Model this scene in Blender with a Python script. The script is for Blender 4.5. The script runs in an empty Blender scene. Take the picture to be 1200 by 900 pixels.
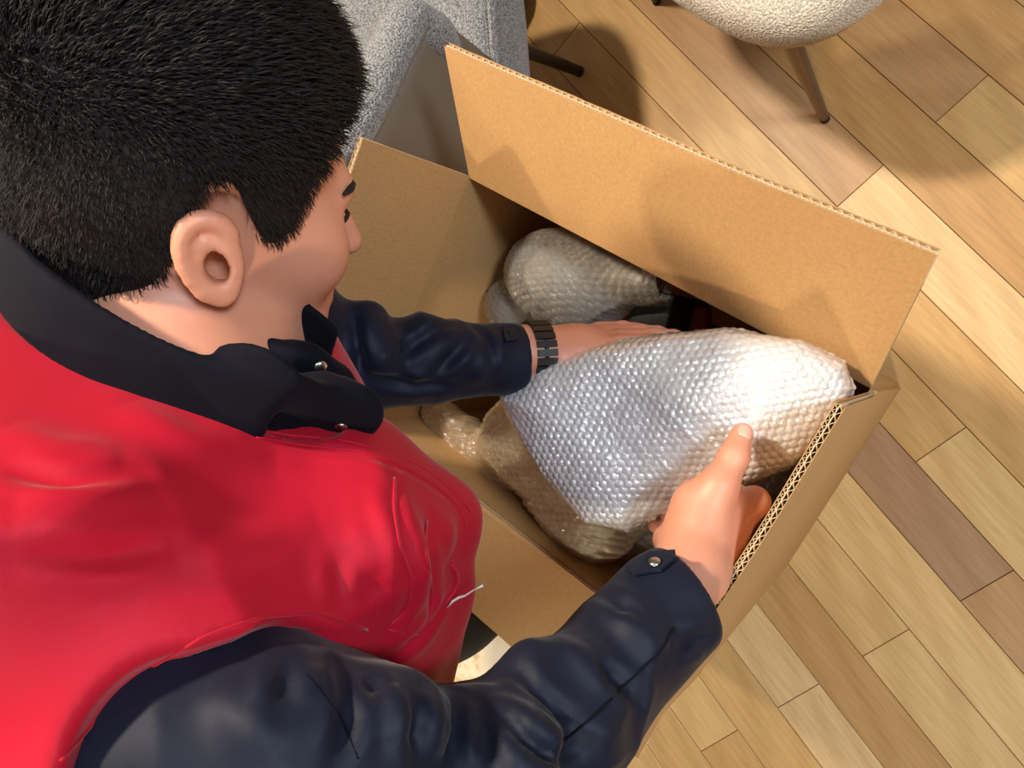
import bpy, bmesh, math, random, time
import numpy as np
from mathutils import Vector, Matrix
from mathutils.bvhtree import BVHTree
T0 = time.time()
random.seed(7); RS = np.random.RandomState(11)
scene = bpy.context.scene
COL = scene.collection

# ------------------------------------------------------------------ camera
H = 1.36                                   # height of the lens above the floor
FPX = 888.7                                # focal length in pixels of a 1200 px wide frame
PIT, ROL = 0.56197, -0.07321
_F = np.array([0, math.sin(PIT), -math.cos(PIT)])
_R = np.array([0, -math.cos(PIT), -math.sin(PIT)]); _U = np.array([1.0, 0, 0])
CF = _F; CR = math.cos(ROL)*_R + math.sin(ROL)*_U; CU = -math.sin(ROL)*_R + math.cos(ROL)*_U
EYE = np.array([0, 0, H])
cam_d = bpy.data.cameras.new('camera'); cam = bpy.data.objects.new('camera', cam_d); COL.objects.link(cam)
m = Matrix([[CR[0], CU[0], -CF[0], 0], [CR[1], CU[1], -CF[1], 0], [CR[2], CU[2], -CF[2], H], [0, 0, 0, 1]])
cam.matrix_world = m
cam_d.sensor_width = 36; cam_d.lens = 36*FPX/1200; cam_d.clip_start = 0.02
scene.camera = cam

def P(px, py, dep):                         # a measured point: picture position and depth along the lens axis
    return EYE + ((px-600)/FPX*CR - (py-450)/FPX*CU + CF)*dep
def at(px, py, z):                          # a measured point at a known height
    d = (px-600)/FPX*CR - (py-450)/FPX*CU + CF
    return EYE + d*(z-H)/d[2]
def D(x, y, z):                             # direction given right / up / toward the viewer
    v = x*CR + y*CU - z*CF
    return v/np.linalg.norm(v)

# ------------------------------------------------------------------ light
scene.view_settings.view_transform = 'Standard'; scene.view_settings.look = 'None'
scene.view_settings.gamma = 1; scene.view_settings.use_curve_mapping = False
scene.view_settings.exposure = 0.08
w = bpy.data.worlds.new('world'); scene.world = w; w.use_nodes = True
w.node_tree.nodes['Background'].inputs[0].default_value = (1.0, 0.90, 0.80, 1)
w.node_tree.nodes['Background'].inputs[1].default_value = 0.27

def area(name, loc, target, size, power, color, spread=180):
    l = bpy.data.lights.new(name, 'AREA'); l.energy = power; l.size = size; l.color = color; l.spread = math.radians(spread)
    o = bpy.data.objects.new(name, l); COL.objects.link(o); o.location = loc
    o.rotation_euler = (Vector(target)-Vector(loc)).to_track_quat('-Z', 'Y').to_euler()
    return o
WARM = (1.0, 0.86, 0.68)
area('ceiling_spot', (0.95, 0.85, 2.75), (-0.35, 0.2, 0.2), 0.16, 20, WARM, 95)
area('ceiling_spot_back', (0.45, 2.6, 2.75), (0.2, 0.3, 0.2), 0.10, 24, WARM, 150)
area('ceiling_spot_second', (-1.9, -0.4, 2.75), (-0.2, 0.2, 0.2), 0.20, 20, WARM, 150)
area('cool_window', (0.2, -1.5, 2.35), (-0.1, 0.3, 0.6), 0.45, 40, (0.74, 0.87, 1.0))

# ------------------------------------------------------------------ materials
def node_mat(name):
    m = bpy.data.materials.new(name); m.use_nodes = True
    nt = m.node_tree; b = nt.nodes['Principled BSDF']; return m, nt, b
def N(nt, typ, **kw):
    n = nt.nodes.new(typ)
    for k, v in kw.items():
        if k.startswith('i_'): n.inputs[k[2:].replace('_', ' ')].default_value = v
        else: setattr(n, k, v)
    return n
def lin(r, g, b):
    f = lambda c: (c/255/12.92) if c/255 <= 0.04045 else ((c/255+0.055)/1.055)**2.4
    return (f(r), f(g), f(b), 1)
def mapped(nt, scale=(1, 1, 1), rnd=False, kind='Object'):
    tc = N(nt, 'ShaderNodeTexCoord'); mp = N(nt, 'ShaderNodeMapping'); mp.inputs['Scale'].default_value = scale
    nt.links.new(tc.outputs[kind], mp.inputs['Vector'])
    if rnd:
        oi = N(nt, 'ShaderNodeObjectInfo'); ml = N(nt, 'ShaderNodeMath', operation='MULTIPLY'); ml.inputs[1].default_value = 37
        nt.links.new(oi.outputs['Random'], ml.inputs[0]); cb = N(nt, 'ShaderNodeCombineXYZ')
        nt.links.new(ml.outputs[0], cb.inputs[0]); nt.links.new(ml.outputs[0], cb.inputs[1])
        nt.links.new(cb.outputs[0], mp.inputs['Location'])
    return mp.outputs[0]
def ramp(nt, fac, stops):
    r = N(nt, 'ShaderNodeValToRGB'); e = r.color_ramp.elements
    e[0].position, e[0].color = stops[0]; e[1].position, e[1].color = stops[-1]
    for p, c in stops[1:-1]:
        x = e.new(p); x.color = c
    nt.links.new(fac, r.inputs[0]); return r.outputs[0]
def bump(nt, b, h, strength=0.3, dist=0.001, prev=None):
    bn = N(nt, 'ShaderNodeBump'); bn.inputs['Strength'].default_value = strength; bn.inputs['Distance'].default_value = dist
    nt.links.new(h, bn.inputs['Height'])
    if prev is not None: nt.links.new(prev, bn.inputs['Normal'])
    if b is not None: nt.links.new(bn.outputs[0], b.inputs['Normal'])
    return bn.outputs[0]
def noise(nt, vec, scale, detail=3, rough=0.5, dist=0.0):
    n = N(nt, 'ShaderNodeTexNoise'); n.inputs['Scale'].default_value = scale; n.inputs['Detail'].default_value = detail
    n.inputs['Roughness'].default_value = rough; n.inputs['Distortion'].default_value = dist
    nt.links.new(vec, n.inputs['Vector']); return n.outputs['Fac']
def mixc(nt, fac, a, b, mode='MIX'):
    n = N(nt, 'ShaderNodeMix', data_type='RGBA', blend_type=mode)
    for sock, v in ((n.inputs['Factor'], fac), (n.inputs[6], a), (n.inputs[7], b)):
        if isinstance(v, (int, float)): sock.default_value = v
        elif isinstance(v, tuple): sock.default_value = v
        else: nt.links.new(v, sock)
    return n.outputs[2]

def wood_mat():
    m, nt, b = node_mat('plank_wood')
    v = mapped(nt, (1.3, 20, 20), rnd=True); g = noise(nt, v, 7.5, 8, 0.68, 0.3)
    v2 = mapped(nt, (2.2, 6.5, 6.5), rnd=True)
    wv = N(nt, 'ShaderNodeTexWave', wave_type='RINGS', rings_direction='Z'); wv.inputs['Scale'].default_value = 1.1
    wv.inputs['Distortion'].default_value = 9.0; wv.inputs['Detail'].default_value = 2.5; wv.inputs['Detail Scale'].default_value = 0.55
    nt.links.new(v2, wv.inputs['Vector'])
    oi = N(nt, 'ShaderNodeObjectInfo')
    c1 = ramp(nt, g, [(0.3, (0.80, 0.76, 0.70, 1)), (0.7, (1.06, 1.04, 1.0, 1))])
    c2 = ramp(nt, wv.outputs['Fac'], [(0.0, (0.90, 0.87, 0.82, 1)), (0.75, (1.0, 1.0, 1.0, 1))])
    c = mixc(nt, 1.0, oi.outputs['Color'], c1, 'MULTIPLY'); c = mixc(nt, 0.8, c, c2, 'MULTIPLY')
    v3 = mapped(nt, (6, 22, 22), rnd=True); k = noise(nt, v3, 2.0, 2, 0.5)
    kn = ramp(nt, k, [(0.70, (1, 1, 1, 1)), (0.80, (0.72, 0.60, 0.47, 1))])
    c = mixc(nt, 0.7, c, kn, 'MULTIPLY')
    nt.links.new(c, b.inputs['Base Color']); b.inputs['Roughness'].default_value = 0.42
    b.inputs['Specular IOR Level'].default_value = 0.35
    bump(nt, b, g, 0.12, 0.001)
    return m
def card_mat(name, col, col2, axis=0, pitch=0.0055, strength=0.1):
    # kraft liner: fibre speckle, faint flute lines pressed through along one axis of the panel
    m, nt, b = node_mat(name)
    uv = N(nt, 'ShaderNodeUVMap'); sx = N(nt, 'ShaderNodeSeparateXYZ'); nt.links.new(uv.outputs[0], sx.inputs[0])
    ml = N(nt, 'ShaderNodeMath', operation='MULTIPLY'); ml.inputs[1].default_value = 2*math.pi/pitch
    nt.links.new(sx.outputs[axis], ml.inputs[0]); sn = N(nt, 'ShaderNodeMath', operation='SINE'); nt.links.new(ml.outputs[0], sn.inputs[0])
    tc = mapped(nt); n1 = noise(nt, tc, 9, 4, 0.6); n2 = noise(nt, tc, 260, 3, 0.7)
    c = mixc(nt, n1, col, col2); sp = ramp(nt, n2, [(0.3, (0.88, 0.87, 0.85, 1)), (0.7, (1.07, 1.07, 1.07, 1))])
    c = mixc(nt, 1.0, c, sp, 'MULTIPLY'); nt.links.new(c, b.inputs['Base Color']); b.inputs['Roughness'].default_value = 0.78
    b.inputs['Specular IOR Level'].default_value = 0.25
    nb = bump(nt, None, sn.outputs[0], strength, 0.0004); bump(nt, b, n2, 0.25, 0.0004, nb)
    return m
def plain(name, col, rough=0.6, metal=0.0, nscale=60, namp=0.12, bstr=0.15, bdist=0.0006, spec=0.5, **kw):
    m, nt, b = node_mat(name); tc = mapped(nt); n = noise(nt, tc, nscale, 3)
    lo = tuple(c*(1-namp) for c in col[:3])+(1,); hi = tuple(min(1, c*(1+namp)) for c in col[:3])+(1,)
    nt.links.new(mixc(nt, n, lo, hi), b.inputs['Base Color'])
    b.inputs['Roughness'].default_value = rough; b.inputs['Metallic'].default_value = metal; b.inputs['Specular IOR Level'].default_value = spec
    bump(nt, b, n, bstr, bdist)
    for k, v in kw.items(): b.inputs[k.replace('_', ' ')].default_value = v
    return m
def cloth_mat(name, col, rough=0.75, weave=1400, sheen=0.2, wr=0.35, wscale=9, spec=0.2):
    m, nt, b = node_mat(name); tc = mapped(nt)
    n1 = noise(nt, tc, wscale, 4, 0.55, 0.4); n2 = noise(nt, tc, weave, 2)
    lo = tuple(c*0.9 for c in col[:3])+(1,); nt.links.new(mixc(nt, n1, lo, col), b.inputs['Base Color'])
    b.inputs['Roughness'].default_value = rough; b.inputs['Sheen Weight'].default_value = sheen; b.inputs['Sheen Roughness'].default_value = 0.4
    b.inputs['Specular IOR Level'].default_value = spec
    nb = bump(nt, None, n1, wr, 0.006); bump(nt, b, n2, 0.2, 0.0003, nb)
    return m
def boucle_mat(name, c1, c2):
    m, nt, b = node_mat(name); tc = mapped(nt)
    vo = N(nt, 'ShaderNodeTexVoronoi'); vo.inputs['Scale'].default_value = 330; nt.links.new(tc, vo.inputs['Vector'])
    n = noise(nt, tc, 420, 2, 0.6)
    c = mixc(nt, ramp(nt, n, [(0.38, (0, 0, 0, 1)), (0.6, (1, 1, 1, 1))]), c1, c2)
    nt.links.new(c, b.inputs['Base Color']); b.inputs['Roughness'].default_value = 0.9; b.inputs['Sheen Weight'].default_value = 0.25
    inv = N(nt, 'ShaderNodeMath', operation='SUBTRACT'); inv.inputs[0].default_value = 1; nt.links.new(vo.outputs['Distance'], inv.inputs[1])
    bump(nt, b, inv.outputs[0], 0.9, 0.002)
    return m
def skin_mat():
    m, nt, b = node_mat('skin'); tc = mapped(nt); n = noise(nt, tc, 26, 4, 0.6); n2 = noise(nt, tc, 600, 2)
    c = mixc(nt, n, lin(198, 130, 102), lin(220, 154, 126)); nt.links.new(c, b.inputs['Base Color'])
    b.inputs['Roughness'].default_value = 0.48; b.inputs['Subsurface Weight'].default_value = 0.12
    b.inputs['Subsurface Radius'].default_value = (0.012, 0.004, 0.002); b.inputs['Subsurface Scale'].default_value = 0.5
    bump(nt, b, n2, 0.12, 0.0003); return m
def film_mat(name, col, clear, rough=0.12, metal=0.0, wr=900):
    # bubble film: glossy sheet, partly see-through
    m, nt, b = node_mat(name); out = nt.nodes['Material Output']; tc = mapped(nt)
    n = noise(nt, tc, 75, 4, 0.65, 1.2)
    b.inputs['Base Color'].default_value = col; b.inputs['Metallic'].default_value = metal; b.inputs['Roughness'].default_value = rough
    b.inputs['Coat Weight'].default_value = 1.0; b.inputs['Coat Roughness'].default_value = 0.06; b.inputs['Specular IOR Level'].default_value = 0.9
    n2 = noise(nt, tc, 230, 3, 0.7, 1.5); nb = bump(nt, None, n, 0.6, 0.003); bump(nt, b, n2, 0.5 if clear == 0 else 1.0, 0.0016, nb)
    if clear > 0:
        tr = N(nt, 'ShaderNodeBsdfTransparent'); tr.inputs[0].default_value = (0.95, 0.94, 0.92, 1)
        lw = N(nt, 'ShaderNodeLayerWeight'); lw.inputs['Blend'].default_value = 0.45
        r = ramp(nt, lw.outputs['Facing'], [(0.0, (1-clear,)*3+(1,)), (0.9, (1, 1, 1, 1))])
        mx = N(nt, 'ShaderNodeMixShader'); nt.links.new(r, mx.inputs[0]); nt.links.new(tr.outputs[0], mx.inputs[1]); nt.links.new(b.outputs[0], mx.inputs[2])
        nt.links.new(mx.outputs[0], out.inputs[0])
    return m

M = {}
M['wood'] = wood_mat()
M['card_in'] = card_mat('kraft_inside', lin(188, 145, 94), lin(198, 155, 104), 0, 0.0055)
M['card_out'] = card_mat('kraft_outside', lin(180, 144, 98), lin(190, 152, 104), 0, 0.0055)
M['flute'] = plain('flute_paper', lin(205, 172, 130), 0.85, nscale=120)
M['card_edge'] = plain('liner_edge', lin(222, 196, 158), 0.85, nscale=120)
M['plaster'] = plain('plaster', lin(205, 196, 182), 0.9)
M['subfloor'] = plain('dark_joint', lin(104, 74, 48), 0.8)
M['skin'] = skin_mat()
M['hair'] = plain('black_hair', lin(30, 25, 26), 0.7, nscale=300, namp=0.3, spec=0.3)
M['navy'] = cloth_mat('navy_nylon', lin(20, 24, 41), 0.58, 1800, 0.08, 0.35, 11)
M['navy_dark'] = cloth_mat('navy_lining', lin(15, 15, 24), 0.8, 1500, 0.02, 0.2, 14, 0.08)
M['red'] = cloth_mat('red_cotton', lin(180, 14, 41), 0.62, 1700, 0.10, 0.3, 8)
M['black_cloth'] = cloth_mat('black_trousers', lin(26, 25, 26), 0.8, 1500, 0.1, 0.3, 12)
M['black_rubber'] = plain('black_rubber', lin(22, 22, 24), 0.45)
M['steel'] = plain('snap_steel', lin(200, 200, 198), 0.25, 1.0, bstr=0.02)
M['nail'] = plain('nail', lin(232, 170, 152), 0.3, bstr=0.02)
M['wrap'] = film_mat('milky_bubble_film', (0.76, 0.76, 0.755, 1), 0.0, 0.06, 0.25)
M['clear'] = film_mat('clear_bubble_film', (0.50, 0.475, 0.42, 1), 0.60, 0.05, 0.5)
M['clear_glint'] = film_mat('clear_bubble_film_warm_glint', (0.82, 0.70, 0.50, 1), 0.45, 0.06, 0.7)  # clear film; the warm light it reflects is put into its gold base colour
M['grey_core'] = plain('grey_ware', lin(120, 112, 98), 0.5)
M['gold_core'] = plain('tan_ware', lin(150, 122, 76), 0.5)
M['white_core'] = plain('white_ware', lin(225, 222, 215), 0.5)
M['black_plastic'] = plain('black_plastic', lin(20, 20, 21), 0.5, spec=0.25)
M['dark_red'] = plain('dark_red_box', lin(120, 16, 22), 0.5)
M['boucle'] = boucle_mat('cream_boucle', lin(166, 155, 136), lin(208, 199, 184))
M['tweed'] = boucle_mat('grey_tweed', lin(84, 84, 88), lin(162, 160, 158))
M['taupe'] = plain('taupe_leather', lin(114, 105, 93), 0.5, nscale=400, namp=0.05, bstr=0.1)
M['leg'] = plain('brown_leg', lin(104, 82, 62), 0.35, 0.35, nscale=40)
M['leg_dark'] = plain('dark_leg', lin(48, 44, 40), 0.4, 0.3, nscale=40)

def mat_mat():
    m, nt, b = node_mat('mottled_cream'); tc = mapped(nt); n = noise(nt, tc, 9, 4, 0.6, 0.5)
    nt.links.new(ramp(nt, n, [(0.40, lin(246, 236, 214)), (0.56, lin(238, 220, 186)), (0.68, lin(190, 150, 100))]), b.inputs['Base Color'])
    b.inputs['Roughness'].default_value = 0.8; return m
M['mottled'] = mat_mat()

# ------------------------------------------------------------------ object helpers
def tag(o, label=None, cat=None, group=None, kind=None):
    for k, v in (('label', label), ('category', cat), ('group', group), ('kind', kind)):
        if v: o[k] = v
    return o
def empty(name, loc, label, cat, group=None):
    o = bpy.data.objects.new(name, None); COL.objects.link(o); o.location = Vector([float(c) for c in loc]); o.empty_display_size = 0.05
    return tag(o, label, cat, group)
def link(name, me, mat, parent=None, smooth=True):
    o = bpy.data.objects.new(name, me); COL.objects.link(o)
    if mat is not None: me.materials.append(M[mat] if isinstance(mat, str) else mat)
    if smooth: me.polygons.foreach_set('use_smooth', [True]*len(me.polygons))
    if parent is not None:
        o.parent = parent
        off = Vector((0, 0, 0)); q = parent
        while q is not None: off += q.location; q = q.parent
        o.location = -off                        # meshes are written in world coordinates
    return o
def mesh(name, verts, faces, mat, parent=None, smooth=False):
    me = bpy.data.meshes.new(name); me.from_pydata([tuple(map(float, v)) for v in verts], [], faces); me.update()
    return link(name, me, mat, parent, smooth)
def bm_obj(name, bm, mat, parent=None, smooth=False):
    me = bpy.data.meshes.new(name); bm.normal_update(); bm.to_mesh(me); bm.free()
    return link(name, me, mat, parent, smooth)
def nz(v): v = np.asarray(v, float); return v/np.linalg.norm(v)
def frame_of(d):
    d = nz(d); a = np.array([0, 0, 1.0]) if abs(d[2]) < 0.9 else np.array([1.0, 0, 0])
    u = nz(np.cross(d, a)); return u, np.cross(d, u), d
def tube(name, pts, rad, mat, parent=None, seg=10, closed=False, flat=1.0, up=None):
    pts = [np.asarray(p, float) for p in pts]; n = len(pts)
    rad = rad if isinstance(rad, (list, tuple)) else [rad]*n
    V, Fc = [], []; prev = None
    for i, p in enumerate(pts):
        a = pts[(i-1) % n] if (closed or i > 0) else p; b = pts[(i+1) % n] if (closed or i < n-1) else p
        d = nz(b-a)
        u = prev if prev is not None else (frame_of(d)[0] if up is None else np.asarray(up, float))
        u = nz(u-d*(u@d)); v = np.cross(d, u); prev = u
        for k in range(seg):
            t = 2*math.pi*k/seg; V.append(p+rad[i]*(math.cos(t)*u*flat+math.sin(t)*v))
    for i in range(n if closed else n-1):
        j = (i+1) % n
        for k in range(seg):
            Fc.append((i*seg+k, i*seg+(k+1) % seg, j*seg+(k+1) % seg, j*seg+k))
    if not closed: Fc += [tuple(range(seg))[::-1], tuple((n-1)*seg+k for k in range(seg))]
    return mesh(name, V, Fc, mat, parent, True)

# ------------------------------------------------------------------ signed-distance modelling
_nr = np.random.RandomState(3)
_NW = [(_nr.normal(size=(3, 3)), _nr.uniform(0, 6.28, 3)) for _ in range(4)]
def sn(Pt, scale, seed=0):                  # cheap smooth noise, about -1..1
    r = np.random.RandomState(seed+50); out = 0
    for o in range(3):
        d = r.normal(size=(3, 3)); d /= np.linalg.norm(d, axis=1)[:, None]; ph = r.uniform(0, 6.28, 3)
        q = (Pt @ (d.T*scale*(1.7**o)).astype(np.float32))+ph.astype(np.float32)
        out = out+(np.sin(q[:, 0]+1.3*np.sin(q[:, 1]))+np.sin(q[:, 1]+1.1*np.sin(q[:, 2])))*0.5/(1.6**o)
    return out/1.6
class Cone:
    def __init__(s, a, b, ra, rb, k=0.02, sq=None):
        s.a = np.array(a, np.float32); s.b = np.array(b, np.float32); s.ra, s.rb, s.k = ra, rb, k; s.sub = False
        s.ab = s.b-s.a; s.l2 = max(float(s.ab@s.ab), 1e-9); s.sq = None
        if sq is not None: s.sq = (nz(sq[0]).astype(np.float32), sq[1])   # flatten along a direction
    def __call__(s, Q):
        ap = Q-s.a; t = np.clip(ap@s.ab/s.l2, 0, 1); r = s.ra+(s.rb-s.ra)*t
        v = ap-t[:, None]*s.ab
        if s.sq is not None:
            h = v@s.sq[0]; v = v+(h*(1/s.sq[1]-1))[:, None]*s.sq[0]
            return (np.sqrt((v*v).sum(1))-r)*min(1, s.sq[1]*1.25)
        return np.sqrt((v*v).sum(1))-r
class Ell:
    def __init__(s, c, axes, rad, k=0.02):
        s.c = np.array(c, np.float32); s.A = np.array([nz(a) for a in axes], np.float32); s.r = np.array(rad, np.float32); s.k = k; s.sub = False
    def __call__(s, Q):
        q = (Q-s.c)@s.A.T; k0 = np.sqrt(((q/s.r)**2).sum(1)); k1 = np.sqrt(((q/s.r**2)**2).sum(1))
        return k0*(k0-1)/np.maximum(k1, 1e-6)
class Cyl:                                   # capped cylinder
    def __init__(s, a, b, r, k=0.004):
        s.a = np.array(a, np.float32); s.L = float(np.linalg.norm(np.array(b)-np.array(a))); s.d = nz(np.array(b)-np.array(a)).astype(np.float32); s.r = r; s.k = k; s.sub = False
    def __call__(s, Q):
        q = Q-s.a; t = q@s.d; rr = np.sqrt(np.maximum((q*q).sum(1)-t*t, 0)); e = np.abs(t-s.L/2)-s.L/2; g = rr-s.r
        return np.minimum(np.maximum(e, g), 0)+np.sqrt(np.maximum(e, 0)**2+np.maximum(g, 0)**2)
def folds(Q, ax, seed, fa, fc):              # long soft wrinkles: fa waves along the axis, fc across it
    ax = nz(ax).astype(np.float32); t = (Q@ax)[:, None]*ax; q = t*fa+(Q-t)*fc
    return sn(q, 1.0, seed)
def Sub(p): p.sub = True; return p
def smin(a, b, k):
    h = np.maximum(k-np.abs(a-b), 0)/k
    return np.minimum(a, b)-h*h*k*0.25
def smax(a, b, k): return -smin(-a, -b, k)
def combine(prims, Q):
    d = None
    for p in prims:
        v = p(Q)
        if d is None: d = v if not p.sub else np.full(len(Q), 1.0, np.float32)
        elif p.sub: d = smax(d, -v, p.k)
        else: d = smin(d, v, p.k)
    return d
def sdf_mesh(name, prims, lo, hi, h, post=None, mat=None, parent=None, nb=14):
    lo = np.array(lo, float); hi = np.array(hi, float)
    nblk = np.ceil((hi-lo)/(h*nb)).astype(int); dims = nblk*nb+1
    G = np.full(dims, 1.0, np.float32)
    gi = np.stack(np.meshgrid(*[np.arange(n) for n in nblk], indexing='ij'), -1).reshape(-1, 3)
    ctr = (lo+(gi+0.5)*h*nb).astype(np.float32); R = h*nb*0.87
    PD = [p(ctr) for p in prims]
    allv = combine(prims, ctr); allv = post(ctr, allv) if post else allv
    kmax = max(p.k for p in prims)
    off = np.stack(np.meshgrid(*[np.arange(nb+1)]*3, indexing='ij'), -1).reshape(-1, 3).astype(np.float32)*h
    for b in range(len(gi)):
        s = tuple(slice(gi[b][a]*nb, gi[b][a]*nb+nb+1) for a in range(3))
        if abs(allv[b]) > R*1.25+0.02:
            if allv[b] < 0: G[s] = -1.0
            continue
        Q = off+ctr[b]-np.float32(h*nb/2)
        dmin = min([PD[i][b] for i in range(len(prims)) if not prims[i].sub])
        use = [p for i, p in enumerate(prims) if PD[i][b] < (R+0.006+p.k if p.sub else max(dmin, 0)+2*R+kmax+0.01)]
        if not any(not p.sub for p in use): continue
        v = combine(use, Q); v = post(Q, v) if post else v
        G[s] = v.reshape(nb+1, nb+1, nb+1)
    # surface nets
    S = (G < 0)
    c = S[:-1, :-1, :-1].astype(np.int8)
    for dx, dy, dz in ((1,0,0),(0,1,0),(0,0,1),(1,1,0),(1,0,1),(0,1,1),(1,1,1)):
        c = c+S[dx:dims[0]-1+dx, dy:dims[1]-1+dy, dz:dims[2]-1+dz]
    act = np.argwhere((c > 0) & (c < 8)); idx = np.full(c.shape, -1, np.int32); idx[tuple(act.T)] = np.arange(len(act))
    cs = [(i, j, k) for i in (0, 1) for j in (0, 1) for k in (0, 1)]
    val = {q: G[act[:, 0]+q[0], act[:, 1]+q[1], act[:, 2]+q[2]] for q in cs}
    acc = np.zeros((len(act), 3)); cnt = np.zeros(len(act))
    for q in cs:
        for ax in range(3):
            if q[ax]: continue
            r = list(q); r[ax] = 1; r = tuple(r); a, b2 = val[q], val[r]; cr = (a < 0) != (b2 < 0)
            t = np.where(cr, a/np.where(cr, a-b2, 1), 0); p = np.array(q, float)[None].repeat(len(act), 0); p[:, ax] += t
            acc += p*cr[:, None]; cnt += cr
    V = lo+(act+acc/cnt[:, None])*h
    faces = []
    for ax in range(3):
        o1, o2 = [(1, 2), (2, 0), (0, 1)][ax]
        a = np.moveaxis(S, ax, 0); e = a[:-1] != a[1:]
        e = np.moveaxis(e, 0, ax); pos = np.argwhere(e)
        pos = pos[(pos[:, o1] > 0) & (pos[:, o2] > 0) & (pos[:, o1] < dims[o1]-1) & (pos[:, o2] < dims[o2]-1)]
        sgn = S[tuple(pos.T)]
        def cell(a1, a2):
            q = pos.copy(); q[:, o1] -= a1; q[:, o2] -= a2; return idx[tuple(q.T)]
        f = np.stack([cell(0, 0), cell(1, 0), cell(1, 1), cell(0, 1)], 1)
        f[~sgn] = f[~sgn][:, ::-1]; faces.append(f)
    Fc = np.concatenate(faces); Fc = Fc[(Fc >= 0).all(1)]
    me = bpy.data.meshes.new(name); me.vertices.add(len(V)); me.vertices.foreach_set('co', V.astype(np.float32).ravel())
    me.loops.add(len(Fc)*4); me.loops.foreach_set('vertex_index', Fc.ravel().astype(np.int32))
    me.polygons.add(len(Fc)); me.polygons.foreach_set('loop_start', np.arange(0, len(Fc)*4, 4, dtype=np.int32))
    me.update(calc_edges=True); me.validate()
    print('sdf', name, len(V), 'verts', round(time.time()-T0, 1), 's')
    o = link(name, me, mat, parent, True)
    return o, V, Fc
def sculpt(o, V, tree, lines, amp, wid, side=0.55):   # press creases (amp>0) or raise folds (amp<0) along lines lying on the surface
    me = o.data; n = len(V); nr = np.zeros(n*3, np.float32); me.vertices.foreach_get('normal', nr); nr = nr.reshape(-1, 3); disp = np.zeros(n)
    for ln in lines:
        pts = []
        for a, b in zip(ln[:-1], ln[1:]):
            k = max(2, int(math.hypot(b[0]-a[0], b[1]-a[1])/10))
            pts += [(a[0]+(b[0]-a[0])*i/k, a[1]+(b[1]-a[1])*i/k) for i in range(k)]
        W = [cast(tree, *q)[0] for q in pts+[ln[-1]]]; W = np.array([x for x in W if x is not None])
        if len(W) < 3: continue
        for _ in range(3): W[1:-1] = (W[:-2]+2*W[1:-1]+W[2:])/4
        near = np.where(((V-W.mean(0))**2).sum(1) < (np.abs(W-W.mean(0)).max()*1.8+4*wid)**2)[0]; Q = V[near]; best = np.full(len(near), 1e9); par = np.zeros(len(near))
        for i in range(len(W)-1):
            ab = W[i+1]-W[i]
            if ab@ab > 0.05**2: continue
            t = np.clip((Q-W[i])@ab/max(ab@ab, 1e-12), 0, 1); d = np.sqrt(((Q-W[i]-t[:, None]*ab)**2).sum(1))
            u = d < best; best[u] = d[u]; par[u] = ((i+t)/(len(W)-1))[u]
        tp = np.sin(np.pi*np.clip(par, 0.04, 0.96))**0.7
        disp[near] += tp*(-amp*np.exp(-(best/wid)**2)+side*amp*np.exp(-((best-2.1*wid)/(1.1*wid))**2))
    V2 = V+nr*disp[:, None]; me.vertices.foreach_set('co', (V2).astype(np.float32).ravel()); me.update(); return V2
def bvh(V, Fc): return BVHTree.FromPolygons([tuple(v) for v in V], [tuple(int(i) for i in f) for f in Fc])
def cast(tree, px, py, lift=0.0):           # where the sight line of a measured point meets a built surface
    d = nz((px-600)/FPX*CR - (py-450)/FPX*CU + CF)
    h = tree.ray_cast(Vector(EYE), Vector(d))
    if h[0] is None: return None, None
    n = np.array(h[1]); n = n if n@d < 0 else -n
    return np.array(h[0])+n*lift, n
def seam(name, tree, pts, r, mat, parent, lift=0.0, step=8):
    P2 = []
    for a, b in zip(pts[:-1], pts[1:]):
        n = max(1, int(math.hypot(b[0]-a[0], b[1]-a[1])/step))
        P2 += [(a[0]+(b[0]-a[0])*i/n, a[1]+(b[1]-a[1])*i/n) for i in range(n)]
    P2.append(pts[-1]); W = [cast(tree, *q, lift)[0] for q in P2]; W = [x for x in W if x is not None]
    W = [W[0]]+[(W[i-1]+W[i]*2+W[i+1])/4 for i in range(1, len(W)-1)]+[W[-1]]
    return tube(name, W, r, mat, parent, 6) if len(W) > 2 else None

# ------------------------------------------------------------------ floor
TF = 0.634795                                # direction of the boards
fd = np.array([math.cos(TF), math.sin(TF), 0]); fn = np.array([-math.sin(TF), math.cos(TF), 0])
PW = 0.0667*H; N0 = 0.0060*H
bm = bmesh.new(); bmesh.ops.create_grid(bm, x_segments=1, y_segments=1, size=5)
g = bmesh.ops.extrude_face_region(bm, geom=bm.faces[:]); bmesh.ops.translate(bm, verts=[v for v in g['geom'] if isinstance(v, bmesh.types.BMVert)], vec=(0, 0, -0.02))
bmesh.ops.recalc_face_normals(bm, faces=bm.faces[:])
for v in bm.verts: v.co.z -= 0.004
floor = bm_obj('floor', bm, 'subfloor'); floor['kind'] = 'structure'
for nm, a, b in (('wall_left', (-4.9, 4.9), (4.9, 4.9)), ('wall_far', (4.9, 4.9), (4.9, -4.9)), ('wall_right', (4.9, -4.9), (-4.9, -4.9)), ('wall_near', (-4.9, -4.9), (-4.9, 4.9))):
    a = np.array([*a, 0.0]); b = np.array([*b, 0.0]); n_ = nz(np.cross(b-a, (0, 0, 1)))*-0.1; up_ = np.array([0, 0, 3.0])
    q = [a, b, b+up_, a+up_]; V = q+[p-n_ for p in q]
    wl = mesh(nm, V, [(0, 1, 2, 3), (7, 6, 5, 4), (0, 4, 5, 1), (1, 5, 6, 2), (2, 6, 7, 3), (3, 7, 4, 0)], 'plaster'); wl['kind'] = 'structure'
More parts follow.
